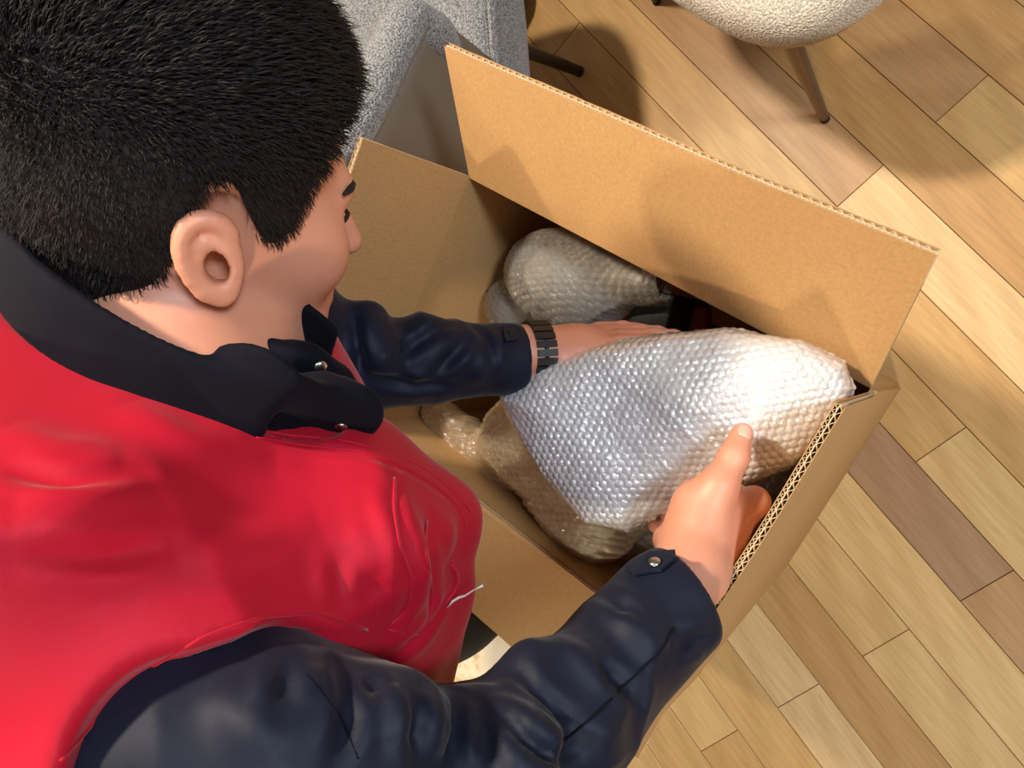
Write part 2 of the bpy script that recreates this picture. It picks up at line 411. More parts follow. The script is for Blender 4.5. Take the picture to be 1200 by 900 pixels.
tones = [lin(208, 170, 114), lin(201, 161, 106), lin(212, 176, 120), lin(194, 152, 99), lin(204, 162, 105), lin(216, 182, 126)]
known = {}                                   # row -> joints seen in the photograph (distance along the boards)
for (a, b) in (((1152, 91), (1095, 146)), ((1034, 194), (983, 241)), ((1186, 668), (1128, 704)), ((1065, 737), (1012, 769)), ((958, 803), (913, 828)), ((863, 858), (822, 879))):
    q = (at(*a, 0)+at(*b, 0))/2; row = int(math.floor((q@fn-N0)/PW)); known.setdefault(row, []).append(float(q@fd))
ov = {}
def rowof(px, py):
    q = at(px, py, 0); return int(math.floor((q@fn-N0)/PW)), float(q@fd)
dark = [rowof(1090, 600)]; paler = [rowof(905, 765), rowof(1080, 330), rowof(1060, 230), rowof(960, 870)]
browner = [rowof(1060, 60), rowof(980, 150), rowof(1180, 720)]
for row in range(-21, 23):
    rr = random.Random(row*13+5); ks = sorted(known.get(row, []))
    cuts = list(ks) if ks else [rr.uniform(-0.2, 0.5)]
    if row == dark[0][0]: cuts.append(ks[0]+0.52 if ks else 0.5)
    cuts.sort()
    while cuts[-1] < 2.3: cuts.append(cuts[-1]+rr.uniform(0.75, 1.15))
    while cuts[0] > -1.5: cuts.insert(0, cuts[0]-rr.uniform(0.75, 1.15))
    for a, b in zip(cuts[:-1], cuts[1:]):
        n0 = N0+row*PW; g = 0.00055; L = b-a-2*g; W = PW-2*g; z1 = rr.uniform(-0.0002, 0.0002)
        bm = bmesh.new(); bmesh.ops.create_cube(bm, size=1)
        for v in bm.verts: v.co.x *= L; v.co.y *= W; v.co.z = v.co.z*0.012
        bmesh.ops.bevel(bm, geom=[e for e in bm.edges if all(v.co.z > 0 for v in e.verts)], offset=0.0006, segments=1, affect='EDGES')
        me = bpy.data.meshes.new('plank'); bm.to_mesh(me); bm.free(); me.materials.append(M['wood'])
        o = bpy.data.objects.new('plank', me); COL.objects.link(o); o.parent = floor
        c = fd*(a+b)/2+fn*(n0+PW/2); o.location = (c[0], c[1], -0.006+z1); o.rotation_euler = (0, 0, TF)
        t = rr.choice(tones); k = rr.uniform(0.97, 1.03)
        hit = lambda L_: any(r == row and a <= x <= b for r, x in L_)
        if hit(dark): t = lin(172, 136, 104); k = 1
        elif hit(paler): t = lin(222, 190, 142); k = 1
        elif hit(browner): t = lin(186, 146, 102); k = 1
        o.color = (t[0]*k, t[1]*k, t[2]*k, 1)

# ------------------------------------------------------------------ the cardboard box
TB = 0.98704
e1 = np.array([math.cos(TB), math.sin(TB), 0]); e2 = np.array([-math.sin(TB), math.cos(TB), 0]); ez = np.array([0, 0, 1.0])
ZR = 0.575; TH = 0.0066
C2 = at(1020, 455, ZR); C2[2] = 0; LB, WB = 0.526, 0.352
C1 = C2+e1*LB; C3 = C2+e2*WB; C4 = C1+e2*WB
box = empty('cardboard_box', C2+e1*LB/2+e2*WB/2, 'large open brown double-wall cardboard box on the wooden floor, all four top flaps raised', 'box')
def slab(name, A, B, wv, nrm, t, mat, parent, nu=24, nv=8, warp=0.0, seed=0, uvflip=False, rag=0.0):
    # a board between A and B, running along wv, thickness t toward nrm
    A, B, wv, nrm = map(lambda x: np.asarray(x, float), (A, B, wv, nrm)); V = []; uv = []
    Lu, Lv = np.linalg.norm(B-A), np.linalg.norm(wv); r = np.random.RandomState(seed); ph = r.uniform(0, 6, 8)
    for s in (0, 1):
        for i in range(nu+1):
            for j in range(nv+1):
                u, v = i/nu, j/nv
                dz = warp*(math.sin(u*5+ph[0])*v+0.5*math.sin(u*11+v*3+ph[1])*v)
                rg = rag*(math.sin(u*37+ph[2])+math.sin(u*83+ph[3]))*(1 if j == nv else 0)
                V.append(A+(B-A)*u+wv*v*(1+rg)+nrm*(dz+s*t)); uv.append((u*Lu, v*Lv))
    n = (nu+1)*(nv+1); Fc = []; q = lambda s, i, j: s*n+i*(nv+1)+j
    for i in range(nu):
        for j in range(nv):
            Fc.append((q(0,i,j), q(0,i,j+1), q(0,i+1,j+1), q(0,i+1,j))); Fc.append((q(1,i,j), q(1,i+1,j), q(1,i+1,j+1), q(1,i,j+1)))
    for i in range(nu):
        Fc.append((q(0,i,0), q(0,i+1,0), q(1,i+1,0), q(1,i,0))); Fc.append((q(0,i,nv), q(1,i,nv), q(1,i+1,nv), q(0,i+1,nv)))
    for j in range(nv):
        Fc.append((q(0,0,j), q(1,0,j), q(1,0,j+1), q(0,0,j+1))); Fc.append((q(0,nu,j), q(0,nu,j+1), q(1,nu,j+1), q(1,nu,j)))
    me = bpy.data.meshes.new(name); me.from_pydata([tuple(v) for v in V], [], Fc)
    lay = me.uv_layers.new(name='UVMap')
    for lp in me.loops: lay.data[lp.index].uv = uv[lp.vertex_index]
    bm = bmesh.new(); bm.from_mesh(me); bmesh.ops.recalc_face_normals(bm, faces=bm.faces[:]); bm.to_mesh(me); bm.free()
    return link(name, me, mat, parent, False)
SHR = e1*0.015+e2*0.035                     # the box stands slightly racked
D1, D2, D3, D4 = C1+SHR, C2+SHR, C3+SHR, C4+SHR; WV = ez*ZR-SHR
slab('wall', D2, D1, WV, -e2, TH, 'card_in', box)
slab('wall', D4, D3, WV, e2, TH, 'card_in', box)
slab('wall', D1, D4, WV, e1, TH, 'card_in', box)
slab('wall', D3, D2, WV, -e1, TH, 'card_out', box)
slab('bottom', D2+ez*0.002, D1+ez*0.002, e2*WB, ez, TH, 'card_in', box)
def flap(name, A, B, wv, out, label, warp, seed, mat='card_in', mat_out='card_out', pitch=0.0088):
    # double-wall board: inner liner, middle liner, outer liner, two fluted sheets between them
    A = np.asarray(A, float); B = np.asarray(B, float); wv = np.asarray(wv, float)
    n = nz(np.cross(B-A, wv)); n = n if n@out > 0 else -n
    t = 0.0005; tot = TH+0.0012
    f = slab(name, A, B, wv, n, t, mat, box, 40, 10, warp, seed, rag=0.0012)
    f['label'] = label
    o2 = slab('outer_liner', A+n*(tot-t), B+n*(tot-t), wv, n, t, mat_out, f, 40, 10, warp, seed, rag=0.0012)
    slab('middle_liner', A+n*(tot*0.42), B+n*(tot*0.42), wv*0.997, n, t, 'card_edge', f, 40, 10, warp, seed)
    L = np.linalg.norm(B-A); W = np.linalg.norm(wv); r = np.random.RandomState(seed); ph = r.uniform(0, 6, 8)
    for lo_, hi_, pt in ((t, tot*0.42, pitch*0.55), (tot*0.42+t, tot-t, pitch)):
        V, Fc = [], []; nn = int(L/pt*6)
        for i in range(nn+1):
            u = i/nn; s = u*L/pt; tri = abs((s % 1)*2-1); tri = tri*tri*(3-2*tri)
            for v in (0.80, 0.994):
                dz = warp*(math.sin(u*5+ph[0])*v+0.5*math.sin(u*11+v*3+ph[1])*v)
                for k in (0, 0.00045):
                    V.append(A+(B-A)*u+wv*v+n*(dz+lo_+(hi_-lo_-0.00045)*tri+k))
        for i in range(nn):
            a = i*4; b_ = a+4
            Fc += [(a, a+2, b_+2, b_), (a+1, b_+1, b_+3, a+3), (a+2, a+3, b_+3, b_+2)]
        mesh('fluting', V, Fc, 'card_edge', f)
    return f
R1, R2, R3, R4 = (c+ez*ZR for c in (C1, C2, C3, C4))
flap('flap', R2, R1, ez*0.1285-e2*0.1215, -e2, 'long far flap leaning outward, its tan inner face lit', 0.0012, 1)
flap('flap', R1-e2*0.002, R4, ez*0.1745+e1*0.018, e1, 'short flap standing up beside the grey chair, brown inner face', 0.0012, 2)
flap('flap', R3, R2+e2*0.004, ez*0.172+e1*0.002, -e1, 'short flap standing up on the right, its fluted cut edge facing up', 0.0012, 3)
flap('flap', R3+e1*0.004, R4-e1*0.004, e2*0.168-ez*0.050, -ez, 'long near flap folded outward toward the person', 0.0015, 4)

# ------------------------------------------------------------------ bubble-wrapped things
def bubbles(u, v, pitch, rad, hgt):
    row = np.round(v/(pitch*0.866)); uu = u-(row % 2)*pitch*0.5; du = uu-np.round(uu/pitch)*pitch; dv = v-row*pitch*0.866
    q = 1-(du*du+dv*dv)/(rad*rad); return hgt*np.sqrt(np.maximum(q, 0))
# the long white package held in both hands
pc = P(800, 492, 0.752)
pu = nz(P(985, 430, 0.712)-P(605, 470, 0.835)); pn = nz(np.array([0.0, -0.10, 1.0])); pn = nz(pn-pu*(pn@pu)); pv = np.cross(pn, pu)
poly = [(590, 462), (640, 425), (700, 405), (780, 390), (850, 384), (940, 398), (990, 425), (1000, 455), (980, 500), (930, 545), (880, 568), (800, 585), (740, 622), (690, 612), (640, 555), (605, 500)]
plan = []
for (x, y) in poly:
    d = (x-600)/FPX*CR-(y-450)/FPX*CU+CF; t = ((pc-EYE)@pn)/(d@pn); q = EYE+d*t-pc; plan.append((q@pu, q@pv))
plan = np.array(plan, np.float32)
def polysd(u, v):
    d = np.full(len(u), 1e9, np.float32); s = np.ones(len(u), np.float32); n = len(plan)
    for i in range(n):
        a, b = plan[i], plan[i-1]; ex, ey = b-a; wx, wy = u-a[0], v-a[1]
        t = np.clip((wx*ex+wy*ey)/(ex*ex+ey*ey), 0, 1); d = np.minimum(d, (wx-ex*t)**2+(wy-ey*t)**2)
        c1 = v >= a[1]; c2 = v < b[1]; c3 = ex*wy > ey*wx
        flip = (c1 & c2 & c3) | (~c1 & ~c2 & ~c3); s = np.where(flip, -s, s)
    return s*np.sqrt(d)
class Pack:
    k = 0.02; sub = False
    def __call__(s, Q):
        q = (Q-pc.astype(np.float32)); u = q@pu.astype(np.float32); v = q@pv.astype(np.float32); w = q@pn.astype(np.float32)
        d2 = polysd(u, v); inn = np.clip(-d2, 0, 0.07)/0.07
        half = 0.012+0.034*np.sqrt(np.clip(1-(1-inn)**2, 0, 1))
        half = half+0.004*np.sin(u*38+v*21)*inn+0.003*np.sin(u*-31+v*52+1)*inn
        e = np.stack([np.maximum(d2+0.012, 0), np.maximum(np.abs(w)-half+0.012, 0)], 1)
        return (np.sqrt((e*e).sum(1))-0.012)*0.8
def pack_post(Q, d):
    if abs(d).min() > 0.03: return d
    q = Q-pc.astype(np.float32); u = q@pu.astype(np.float32); v = q@pv.astype(np.float32)
    wob = 0.004*np.sin(v*30+u*9); wob2 = 0.005*np.sin(u*17+1)
    a = 0.75+0.55*sn(Q, 60, 71)
    return d-bubbles(u+wob+0.0008*sn(Q, 90, 72), v+wob2, 0.0078, 0.0038, 0.0019)*np.clip(a, .15, 1.3)-0.0016*sn(Q, 45, 73)-0.0010*(1-np.abs(sn(Q, 75, 74)))**3
ext = np.abs(plan).max(0); cor = [pc+sx*pu*(ext[0]+.02)+sy*pv*(ext[1]+.02)+sz*pn*0.07 for sx in (-1, 1) for sy in (-1, 1) for sz in (-1, 1)]
package, PV, PF = sdf_mesh('bubble_wrapped_package', [Pack()], np.min(cor, 0), np.max(cor, 0), 0.00125, pack_post, 'wrap')
tag(package, 'long white bubble-wrapped package held between both hands above the box', 'package', 'bubble-wrapped packages')
pack_tree = bvh(PV, PF)

def bundle(name, prims, label, core, film, seed, amp, lo, hi, freq=38, pitch=0.0095):
    root = empty(name, prims[0].a if isinstance(prims[0], Cone) else prims[0].c, label, 'package', 'bubble-wrapped packages')
    ax = frame_of(np.array([0.3, 0.5, 0.9]))
    def post(Q, d):
        if abs(d).min() > 0.04: return d
        w1 = sn(Q, freq, seed); w2 = sn(Q, freq*0.45, seed+1)
        r = 1-np.abs(w1)                       # sharp folds
        u = Q@ax[0].astype(np.float32)+0.004*w1; v = Q@ax[1].astype(np.float32)+0.004*w2
        return d-amp*0.8*(r*r)-amp*1.1*w2-bubbles(u, v, pitch, pitch*0.47, 0.0026)
    o, V, Fc = sdf_mesh('wrapping', prims, lo, hi, 0.0017, post, film, root)
    return root, V, Fc
def small(prims, s): 
    out = []
    for p in prims:
        if isinstance(p, Ell): out.append(Ell(p.c, p.A, p.r*s, p.k))
        else: out.append(Cone(p.a, p.b, p.ra*s, p.rb*s, p.k))
    return out
E3 = [e1, e2, ez]
# round one near the left wall
ca = at(664, 330, 0.43)
pr = [Ell(ca, [e1, e2, ez], (0.090, 0.066, 0.075), 0.03), Cone(at(596, 345, 0.33), at(600, 358, 0.42), 0.045, 0.040, 0.012), Cone(at(700, 325, 0.44), at(770, 330, 0.455), 0.050, 0.026, 0.04)]
ra, _, _ = bundle('wrapped_jar', pr, 'round bubble-wrapped item standing beside the brown left wall inside the box', 'grey_core', 'clear', 5, 0.0045, ca-0.15, ca+0.15)
sdf_mesh('contents', small(pr, 0.72), ca-0.13, ca+0.13, 0.004, None, 'grey_core', ra)
# flattened gold-glinting one under the long package
cb = at(640, 560, 0.47)
pr = [Cone(at(515, 485, 0.46), at(600, 560, 0.46), 0.024, 0.034, 0.03), Cone(at(600, 520, 0.48), at(700, 610, 0.50), 0.045, 0.045, 0.03), Cone(at(620, 500, 0.46), at(760, 560, 0.46), 0.05, 0.05, 0.03)]
rb, _, _ = bundle('wrapped_bundle', pr, 'crumpled gold-glinting bubble-wrapped bundle lying under the long white package', 'gold_core', 'clear_glint', 9, 0.0075, at(640, 545, 0.46)-0.20, at(640, 545, 0.46)+0.2)
sdf_mesh('contents', small(pr, 0.6), cb-0.2, cb+0.2, 0.004, None, 'gold_core', rb)
# deep one beside the right wall
cd = at(800, 640, 0.42)
pr = [Cone(at(740, 620, 0.43), at(860, 640, 0.42), 0.045, 0.035, 0.03), Cone(at(860, 640, 0.42), at(905, 560, 0.42), 0.035, 0.035, 0.03)]
rc, _, _ = bundle('wrapped_bowl', pr, 'dim bubble-wrapped item deep in the box beneath the right hand', 'grey_core', 'clear', 14, 0.005, cd-0.2, cd+0.2)
sdf_mesh('contents', small(pr, 0.7), cd-0.2, cd+0.2, 0.004, None, 'grey_core', rc)
# things in the dark behind
def rbox(name, c, ax, half, r, mat, parent=None, seg=3):
    bm = bmesh.new(); bmesh.ops.create_cube(bm, size=2)
    for v in bm.verts: v.co = Vector(np.asarray(c)+ax[0]*half[0]*v.co.x+ax[1]*half[1]*v.co.y+ax[2]*half[2]*v.co.z)
    bmesh.ops.bevel(bm, geom=bm.edges[:], offset=r, segments=seg, affect='EDGES', profile=0.5)
    bmesh.ops.recalc_face_normals(bm, faces=bm.faces[:])
    return bm_obj(name, bm, mat, parent, True)
def rot(ax, a, i, j):
    ax = [np.array(x) for x in ax]; c, s = math.cos(a), math.sin(a); A, B_ = ax[i].copy(), ax[j].copy(); ax[i] = c*A+s*B_; ax[j] = -s*A+c*B_; return ax
kc = at(778, 358, 0.40)+e2*0.012
ka = rot([e1, e2, ez], 0.25, 0, 1)
kt = empty('black_case', kc, 'black plastic case with rounded corners standing behind the round wrapped item', 'case')
rbox('body', kc-ez*0.045, ka, (0.026, 0.027, 0.075), 0.008, 'black_plastic', kt)
rbox('lid_rim', kc+ka[2]*0.033, ka, (0.028, 0.029, 0.003), 0.003, 'black_plastic', kt)
rbox('latch', kc-ka[2]*0.02+ka[0]*0.027, ka, (0.002, 0.010, 0.012), 0.0015, 'black_rubber', kt)
rcn = at(790, 385, 0.33); rt = empty('red_packet', rcn, 'dark red packet lying below the black case in the box', 'packet')
rbox('body', rcn, rot([e1, e2, ez], 0.5, 0, 1), (0.05, 0.03, 0.016), 0.004, 'dark_red', rt)
rbox('band', rcn+ez*0.001, rot([e1, e2, ez], 0.5, 0, 1), (0.008, 0.0306, 0.0166), 0.003, 'white_core', rt)
dcn = at(850, 400, 0.24)+e2*0.04; dt = empty('dark_bag', dcn, 'dark bag lying deep at the far wall inside the box', 'bag')
sdf_mesh('body', [Ell(dcn, E3, (0.12, 0.05, 0.08), 0.02), Ell(dcn-e1*0.10, E3, (0.06, 0.05, 0.06), 0.03)], dcn-0.2, dcn+0.2, 0.005, lambda Q, d: d-0.006*(1-np.abs(sn(Q, 40, 3))), 'black_cloth', dt)
tube('tie', [dcn+ez*0.075+e1*0.02*math.cos(t)+e2*0.02*math.sin(t) for t in np.linspace(0, 6.28, 12)[:-1]], 0.003, 'black_rubber', dt, 6, True)

# ------------------------------------------------------------------ chairs
def loft(name, rings, mat, parent, cap=True):
    n = len(rings[0]); V = [p for r in rings for p in r]; Fc = []
    for i in range(len(rings)-1):
        for k in range(n): Fc.append((i*n+k, i*n+(k+1) % n, (i+1)*n+(k+1) % n, (i+1)*n+k))
    if cap: Fc += [tuple(range(n))[::-1], tuple((len(rings)-1)*n+k for k in range(n))]
    o = mesh(name, V, Fc, mat, parent, True); return o
def seat_rings(c, ux, uy, hx, hy, z0, z1, pw=3.2, crown=0.012, puff=0.02, n=64):
    rings = []
    for z, s in ((0, 0.86), (0.10, 0.94), (0.28, 0.99), (0.5, 1.0), (0.72, 0.985), (0.88, 0.95), (0.97, 0.88), (1.0, 0.75), (1.02, 0.5), (1.03, 0.2)):
        ring = []
        for k in range(n):
            t = 2*math.pi*k/n; cx, sy = math.cos(t), math.sin(t); r = (abs(cx)**pw+abs(sy)**pw)**(-1/pw)
            ring.append(np.asarray(c)+ux*hx*r*cx*s+uy*hy*r*sy*s+ez*(z0+(z1-z0)*z))
        rings.append(ring)
    return rings
def leg(parent, top, foot, r0, r1, mat, lab=None):
    a, b = np.asarray(top, float), np.asarray(foot, float); ts = [0, 0.25, 0.5, 0.75, 0.95, 1.0]
    o = tube('leg', [a+(b-a)*t for t in ts], [r0+(r1-r0)*t for t in ts[:-1]]+[r1*0.8], mat, parent, 14)
    fo = tube('foot_pad', [b+(a-b)*0.012, b+(a-b)*0.003, b], [r1*1.06, r1*1.06, r1*0.9], 'black_rubber', o, 14)
    return o
# cream chair at the top
f1 = at(967, 140, 0); f2 = at(770, 2, 0); f1[2] = f2[2] = 0
ux = nz(f2-f1); uy = np.array([ux[1], -ux[0], 0]); sc = (f1+f2)/2+uy*0.212-ux*0.045
ch = empty('upholstered_chair', (sc[0], sc[1], 0), 'cream boucle upholstered chair with slim brown tapered legs at the top of the picture', 'chair')
loft('seat', seat_rings(sc+np.array([0.004, -0.012, 0]), ux, uy, 0.250, 0.252, 0.375, 0.475, 3.6), 'boucle', ch)
for f, s in ((f1, -1), (f2, 1)):
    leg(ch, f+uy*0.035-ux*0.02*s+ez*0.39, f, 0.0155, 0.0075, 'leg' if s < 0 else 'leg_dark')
    leg(ch, f+uy*0.385-ux*0.02*s+ez*0.39, f+uy*0.42, 0.0155, 0.0075, 'leg')
br = []
for i in range(13):
    a = -1.05+2.1*i/12; br.append((a, sc+uy*(0.10+0.19*math.cos(a))+ux*0.27*math.sin(a)))
V, Fc = [], []
for a, p in br:
    o_ = nz(p-(sc+uy*0.05)); o_[2] = 0
    for (t, z) in ((0, 0.46), (0.03, 0.46), (0.055, 0.62), (0.05, 0.78-0.06*abs(a)), (0.03, 0.80-0.06*abs(a)), (0.005, 0.78-0.06*abs(a)), (0, 0.62)): V.append(p+o_*t+ez*z)
for i in range(12):
    for k in range(7): Fc.append((i*7+k, i*7+(k+1) % 7, (i+1)*7+(k+1) % 7, (i+1)*7+k))
Fc += [tuple(range(7))[::-1], tuple(84+k for k in range(7))]
bk = mesh('backrest', V, Fc, 'boucle', ch, True); md = bk.modifiers.new('s', 'SUBSURF'); md.levels = md.render_levels = 2
# grey tub chair at the upper left
tc_ = np.array([0.395, 0.80, 0])
tb = empty('tub_chair', tc_, 'grey tweed tub chair with a smooth taupe outer shell beside the box', 'chair')
def shell_path(t):                            # plan of the shell, t 0..1 from the near arm's front round the back
    pts = np.array([(0.475, 0.640, .47), (0.478, 0.570, .585), (0.42, 0.572, .63), (0.31, 0.60, .685), (0.225, 0.675, .71), (0.185, 0.80, .72), (0.225, 0.925, .71), (0.31, 1.0, .685), (0.42, 1.028, .63), (0.478, 1.03, .585), (0.475, 0.960, .47)])
    x = t*(len(pts)-1); i = min(int(x), len(pts)-2); f = x-i; p = lambda j: pts[max(0, min(len(pts)-1, j))]
    a, b, c, d = p(i-1), p(i), p(i+1), p(i+2)
    return 0.5*((2*b)+(c-a)*f+(2*a-5*b+4*c-d)*f*f+(3*b-a-3*c+d)*f**3)
NSH = 84; outer, inner, rim = [], [], []
for i in range(NSH+1):
    t = i/NSH; p3 = shell_path(t); p = p3[:2]; q = (shell_path(min(1, t+0.01))-shell_path(max(0, t-0.01)))[:2]; q /= np.linalg.norm(q)
    n_ = np.array([q[1], -q[0], 0]); n_ = n_ if n_@(np.array([p[0], p[1], 0])-tc_) > 0 else -n_
    top = p3[2]
    outer.append((p, n_, top))
def sh(off, frac): return [np.array([p[0], p[1], 0])+n_*(off-0.05*(1-f_)*0+(-0.03*(1-f_)))+ez*(0.26+(top-0.26)*f_) for (p, n_, top) in outer for f_ in (frac,)]
def grid(name, rows, mat, parent):
    n = len(rows[0]); V = [v for r in rows for v in r]; Fc = [(i*n+k, i*n+k+1, (i+1)*n+k+1, (i+1)*n+k) for i in range(len(rows)-1) for k in range(n-1)]
    return mesh(name, V, Fc, mat, parent, True)
o = grid('outer_shell', [sh(0.0, k/10) for k in range(11)], 'taupe', tb); md = o.modifiers.new('t', 'SOLIDIFY'); md.thickness = 0.004; md.offset = 0
o = grid('inner_padding', [sh(-0.045-0.008*math.sin(k/10*3.14), 0.30+0.70*k/10) for k in range(11)], 'tweed', tb); md = o.modifiers.new('t', 'SOLIDIFY'); md.thickness = 0.006; md.offset = 0
tube('padded_rim', [np.array([p[0], p[1], 0])-n_*0.024+ez*(top-0.001) for p, n_, top in outer], [0.030]*(NSH+1), 'tweed', tb, 16)
tube('piping', [np.array([p[0], p[1], 0])+n_*0.003+ez*(top-0.012) for p, n_, top in outer], 0.0028, 'taupe', tb, 8)
sx_ = np.array([1.0, 0, 0]); sy_ = np.array([0, 1.0, 0])
loft('seat', seat_rings(tc_+sx_*0.105, sx_, sy_, 0.235, 0.232, 0.30, 0.455, 4.5), 'tweed', tb)
tube('seat_piping', [tc_+sx_*0.105+ez*0.437+sx_*0.230*r_*math.cos(t)+sy_*0.227*r_*math.sin(t) for t in np.linspace(0, 2*math.pi, 81)[:-1] for r_ in ((abs(math.cos(t))**4.5+abs(math.sin(t))**4.5)**(-1/4.5),)], 0.0035, 'tweed', tb, 8, True)
for (fx, fy) in ((0.604, 0.645), (0.604, 0.965), (0.25, 0.66), (0.25, 0.94)):
    leg(tb, (0.395+(fx-0.395)*0.98, 0.80+(fy-0.80)*0.62, 0.31), (fx, fy, 0), 0.016, 0.010, 'leg_dark')
# dark thing half in the frame by the tub chair
bgc = at(612, 3, 0.02)-np.array([0.055, 0.045, 0]); bgc[2] = 0
db = empty('dark_shoulder_bag', bgc+np.array([0.05, 0.03, 0]), 'dark navy bag on the floor behind the grey tub chair, almost out of frame', 'bag')
sdf_mesh('body', [Ell(bgc+np.array([0.12, 0.10, 0.07]), [sx_, sy_, ez], (0.13, 0.08, 0.075), 0.02)], bgc+np.array([-0.1, -0.1, -0.02]), bgc+np.array([0.35, 0.28, 0.2]), 0.007, lambda Q, d: np.maximum(d-0.004*sn(Q, 35, 5), 0.003-Q[:, 2]), 'navy', db)
tube('strap', [bgc+np.array([0.06+0.12*t, 0.10, 0.12+0.09*math.sin(t*3.14)]) for t in np.linspace(0, 1, 12)], 0.006, 'navy_dark', db, 8)
# pale mottled mat on the floor
mc = at(572, 782, 0); 
md_ = slab('floor_mat', at(470, 860, 0.004), at(650, 790, 0.004), nz(np.cross(ez, at(650, 790, 0)-at(470, 860, 0)))*0.36, ez, 0.006, 'mottled', None, 6, 6)
tag(md_, 'pale cream mottled mat on the floor, glimpsed between vest and sleeve', 'mat')

# ------------------------------------------------------------------ the person
S = D(.2, .6, .77); RT = D(.33, -.80, .50); RT = nz(RT-S*(RT@S)); FR = np.cross(S, RT)
NB = P(222, 430, 0.52)
HC = P(224, 205, 0.515); UD = D(.20, .86, .46); RD = D(.55, -.50, .66); RD = nz(RD-UD*(RD@UD)); FD = np.cross(UD, RD)
def hd(f, r, u): return HC+(FD*f+RD*r+UD*u)*1.10
SR = P(215, 885, 0.43); ER = P(548, 948, 0.50); WR = P(812, 668, 0.625)
SL = NB-RT*0.17-S*0.03+FR*0.02; EL = P(385, 425, 0.74); WL = P(622, 412, 0.80)
hip = NB-S*0.50
root = empty('person', (hip[0]-0.02, hip[1]+0.02, 0), 'person with short black hair in red vest and navy jacket bending over the box', 'person')
torso = [Ell(NB-S*0.16+FR*0.01, [RT, S, FR], (0.155, 0.17, 0.105), 0.04),
         Ell(NB-S*0.34+FR*0.01, [RT, S, FR], (0.135, 0.16, 0.095), 0.05),
         Ell(hip, [RT, S, FR], (0.155, 0.12, 0.11), 0.05),
         Cone(NB-S*0.03, SR, 0.060, 0.058, 0.04), Cone(NB-S*0.03, SL, 0.060, 0.058, 0.04)]
armR = [Cone(SR, ER, 0.052, 0.040, 0.02), Cone(ER, WR, 0.040, 0.027, 0.02)]
armL = [Cone(SL, EL, 0.052, 0.040, 0.02), Cone(EL, WL, 0.040, 0.027, 0.02)]
# legs: knees bent a little, feet on the floor clear of the box
hb = np.array([0, 0, 0.0]); rl = nz(np.array([RT[0], RT[1], 0]))
legs = []; feet = []
for s in (-1, 1):
    hj = hip+RT*0.085*s-S*0.03+e1*0.015; ft = np.array([hip[0], hip[1], 0.05])+rl*0.11*s+e2*0.00+e1*0.02
    kn = np.array([(hj[0]+ft[0])/2, (hj[1]+ft[1])/2, 0.42])-e2*0.02; legs += [Cone(hj, kn, 0.078, 0.055, 0.03), Cone(kn, ft+ez*0.05, 0.052, 0.035, 0.02)]; feet.append((ft, s)); 
head = [Ell(hd(-.003, 0, .018), [FD, RD, UD], (0.1023, 0.0814, 0.0968), 0.01),
        Ell(hd(.028, 0, -.040), [FD, RD, UD], (0.0726, 0.0704, 0.0902), 0.03),
        Ell(hd(.038, 0, -.094), [FD, RD, UD], (0.0572, 0.0506, 0.0330), 0.03),
        Ell(hd(.070, 0, -.112), [FD, RD, UD], (0.0198, 0.0220, 0.0176), 0.02),
        Cone(hd(.082, -.030, .004), hd(.082, .030, .004), 0.012, 0.012, 0.015),
        Cone(hd(.092, 0, -.008), hd(.109, 0, -.044), 0.007, 0.011, 0.012), Cone(hd(.098, -.012, -.049), hd(.098, .012, -.049), 0.0075, 0.0075, 0.006),
        Ell(hd(.062, .043, -.036), [FD, RD, UD], (0.0264, 0.0242, 0.0264), 0.025), Ell(hd(.062, -.043, -.036), [FD, RD, UD], (0.0264, 0.0242, 0.0264), 0.025),
        Cone(hd(.089, -.016, -.071), hd(.089, .016, -.071), 0.006, 0.006, 0.006), Cone(hd(.088, -.014, -.081), hd(.088, .014, -.081), 0.0068, 0.0068, 0.006),
        Sub(Ell(hd(.099, .031, -.018), [FD, RD, UD], (0.0154, 0.0165, 0.0110), 0.012)), Sub(Ell(hd(.099, -.031, -.018), [FD, RD, UD], (0.0154, 0.0165, 0.0110), 0.012)),
        Cone(hd(-.030, 0, -.055), NB-S*0.02, 0.055, 0.066, 0.03)]
def ear(s):
    o = hd(-.006, .075*s, -.022); ru = nz(UD*0.97-FD*0.22); rf = nz(FD*0.97+UD*0.22); rn = nz(RD*s-FD*0.38); rf = nz(rf-rn*(rf@rn)+0*rf)
    def q(f, u, n=0.0): return o+(rf*f+ru*u)*0.88+rn*(n+0.010-f*0.25)
    out = [Ell(q(.000, .0), [rf, ru, rn], (0.0165, 0.0275, 0.007), 0.008)]
    path = [(.013, .010), (.0135, .019), (.010, .0265), (.003, .031), (-.005, .0315), (-.012, .028), (-.0165, .021), (-.0185, .011), (-.018, .001), (-.0155, -.009), (-.0115, -.018)]
    for a, b in zip(path[:-1], path[1:]): out.append(Cone(q(*a, .004), q(*b, .004), 0.0042, 0.0042, 0.006))
    out.append(Cone(q(-.007, -.020, .001), q(-.001, -.0255, .001), 0.0078, 0.0075, 0.008))
    inn = [(.004, .016), (-.006, .014), (-.009, .004), (-.007, -.008)]
    for a, b in zip(inn[:-1], inn[1:]): out.append(Cone(q(*a, .003), q(*b, .003), 0.003, 0.003, 0.003))
    out.append(Cone(q(.012, .002, .002), q(.011, -.008, .002), 0.0048, 0.0045, 0.005))
    out.append(Sub(Ell(q(.001, -.003, -.006), [rf, ru, rn], (0.0078, 0.0118, 0.020), 0.004)))
    return out
head += ear(1)+ear(-1)
def finger(pts, r0, r1, k=0.005):
    n = len(pts)-1; return [Cone(pts[i], pts[i+1], r0+(r1-r0)*i/n, r0+(r1-r0)*(i+1)/n, k if i else 0.010) for i in range(n)]
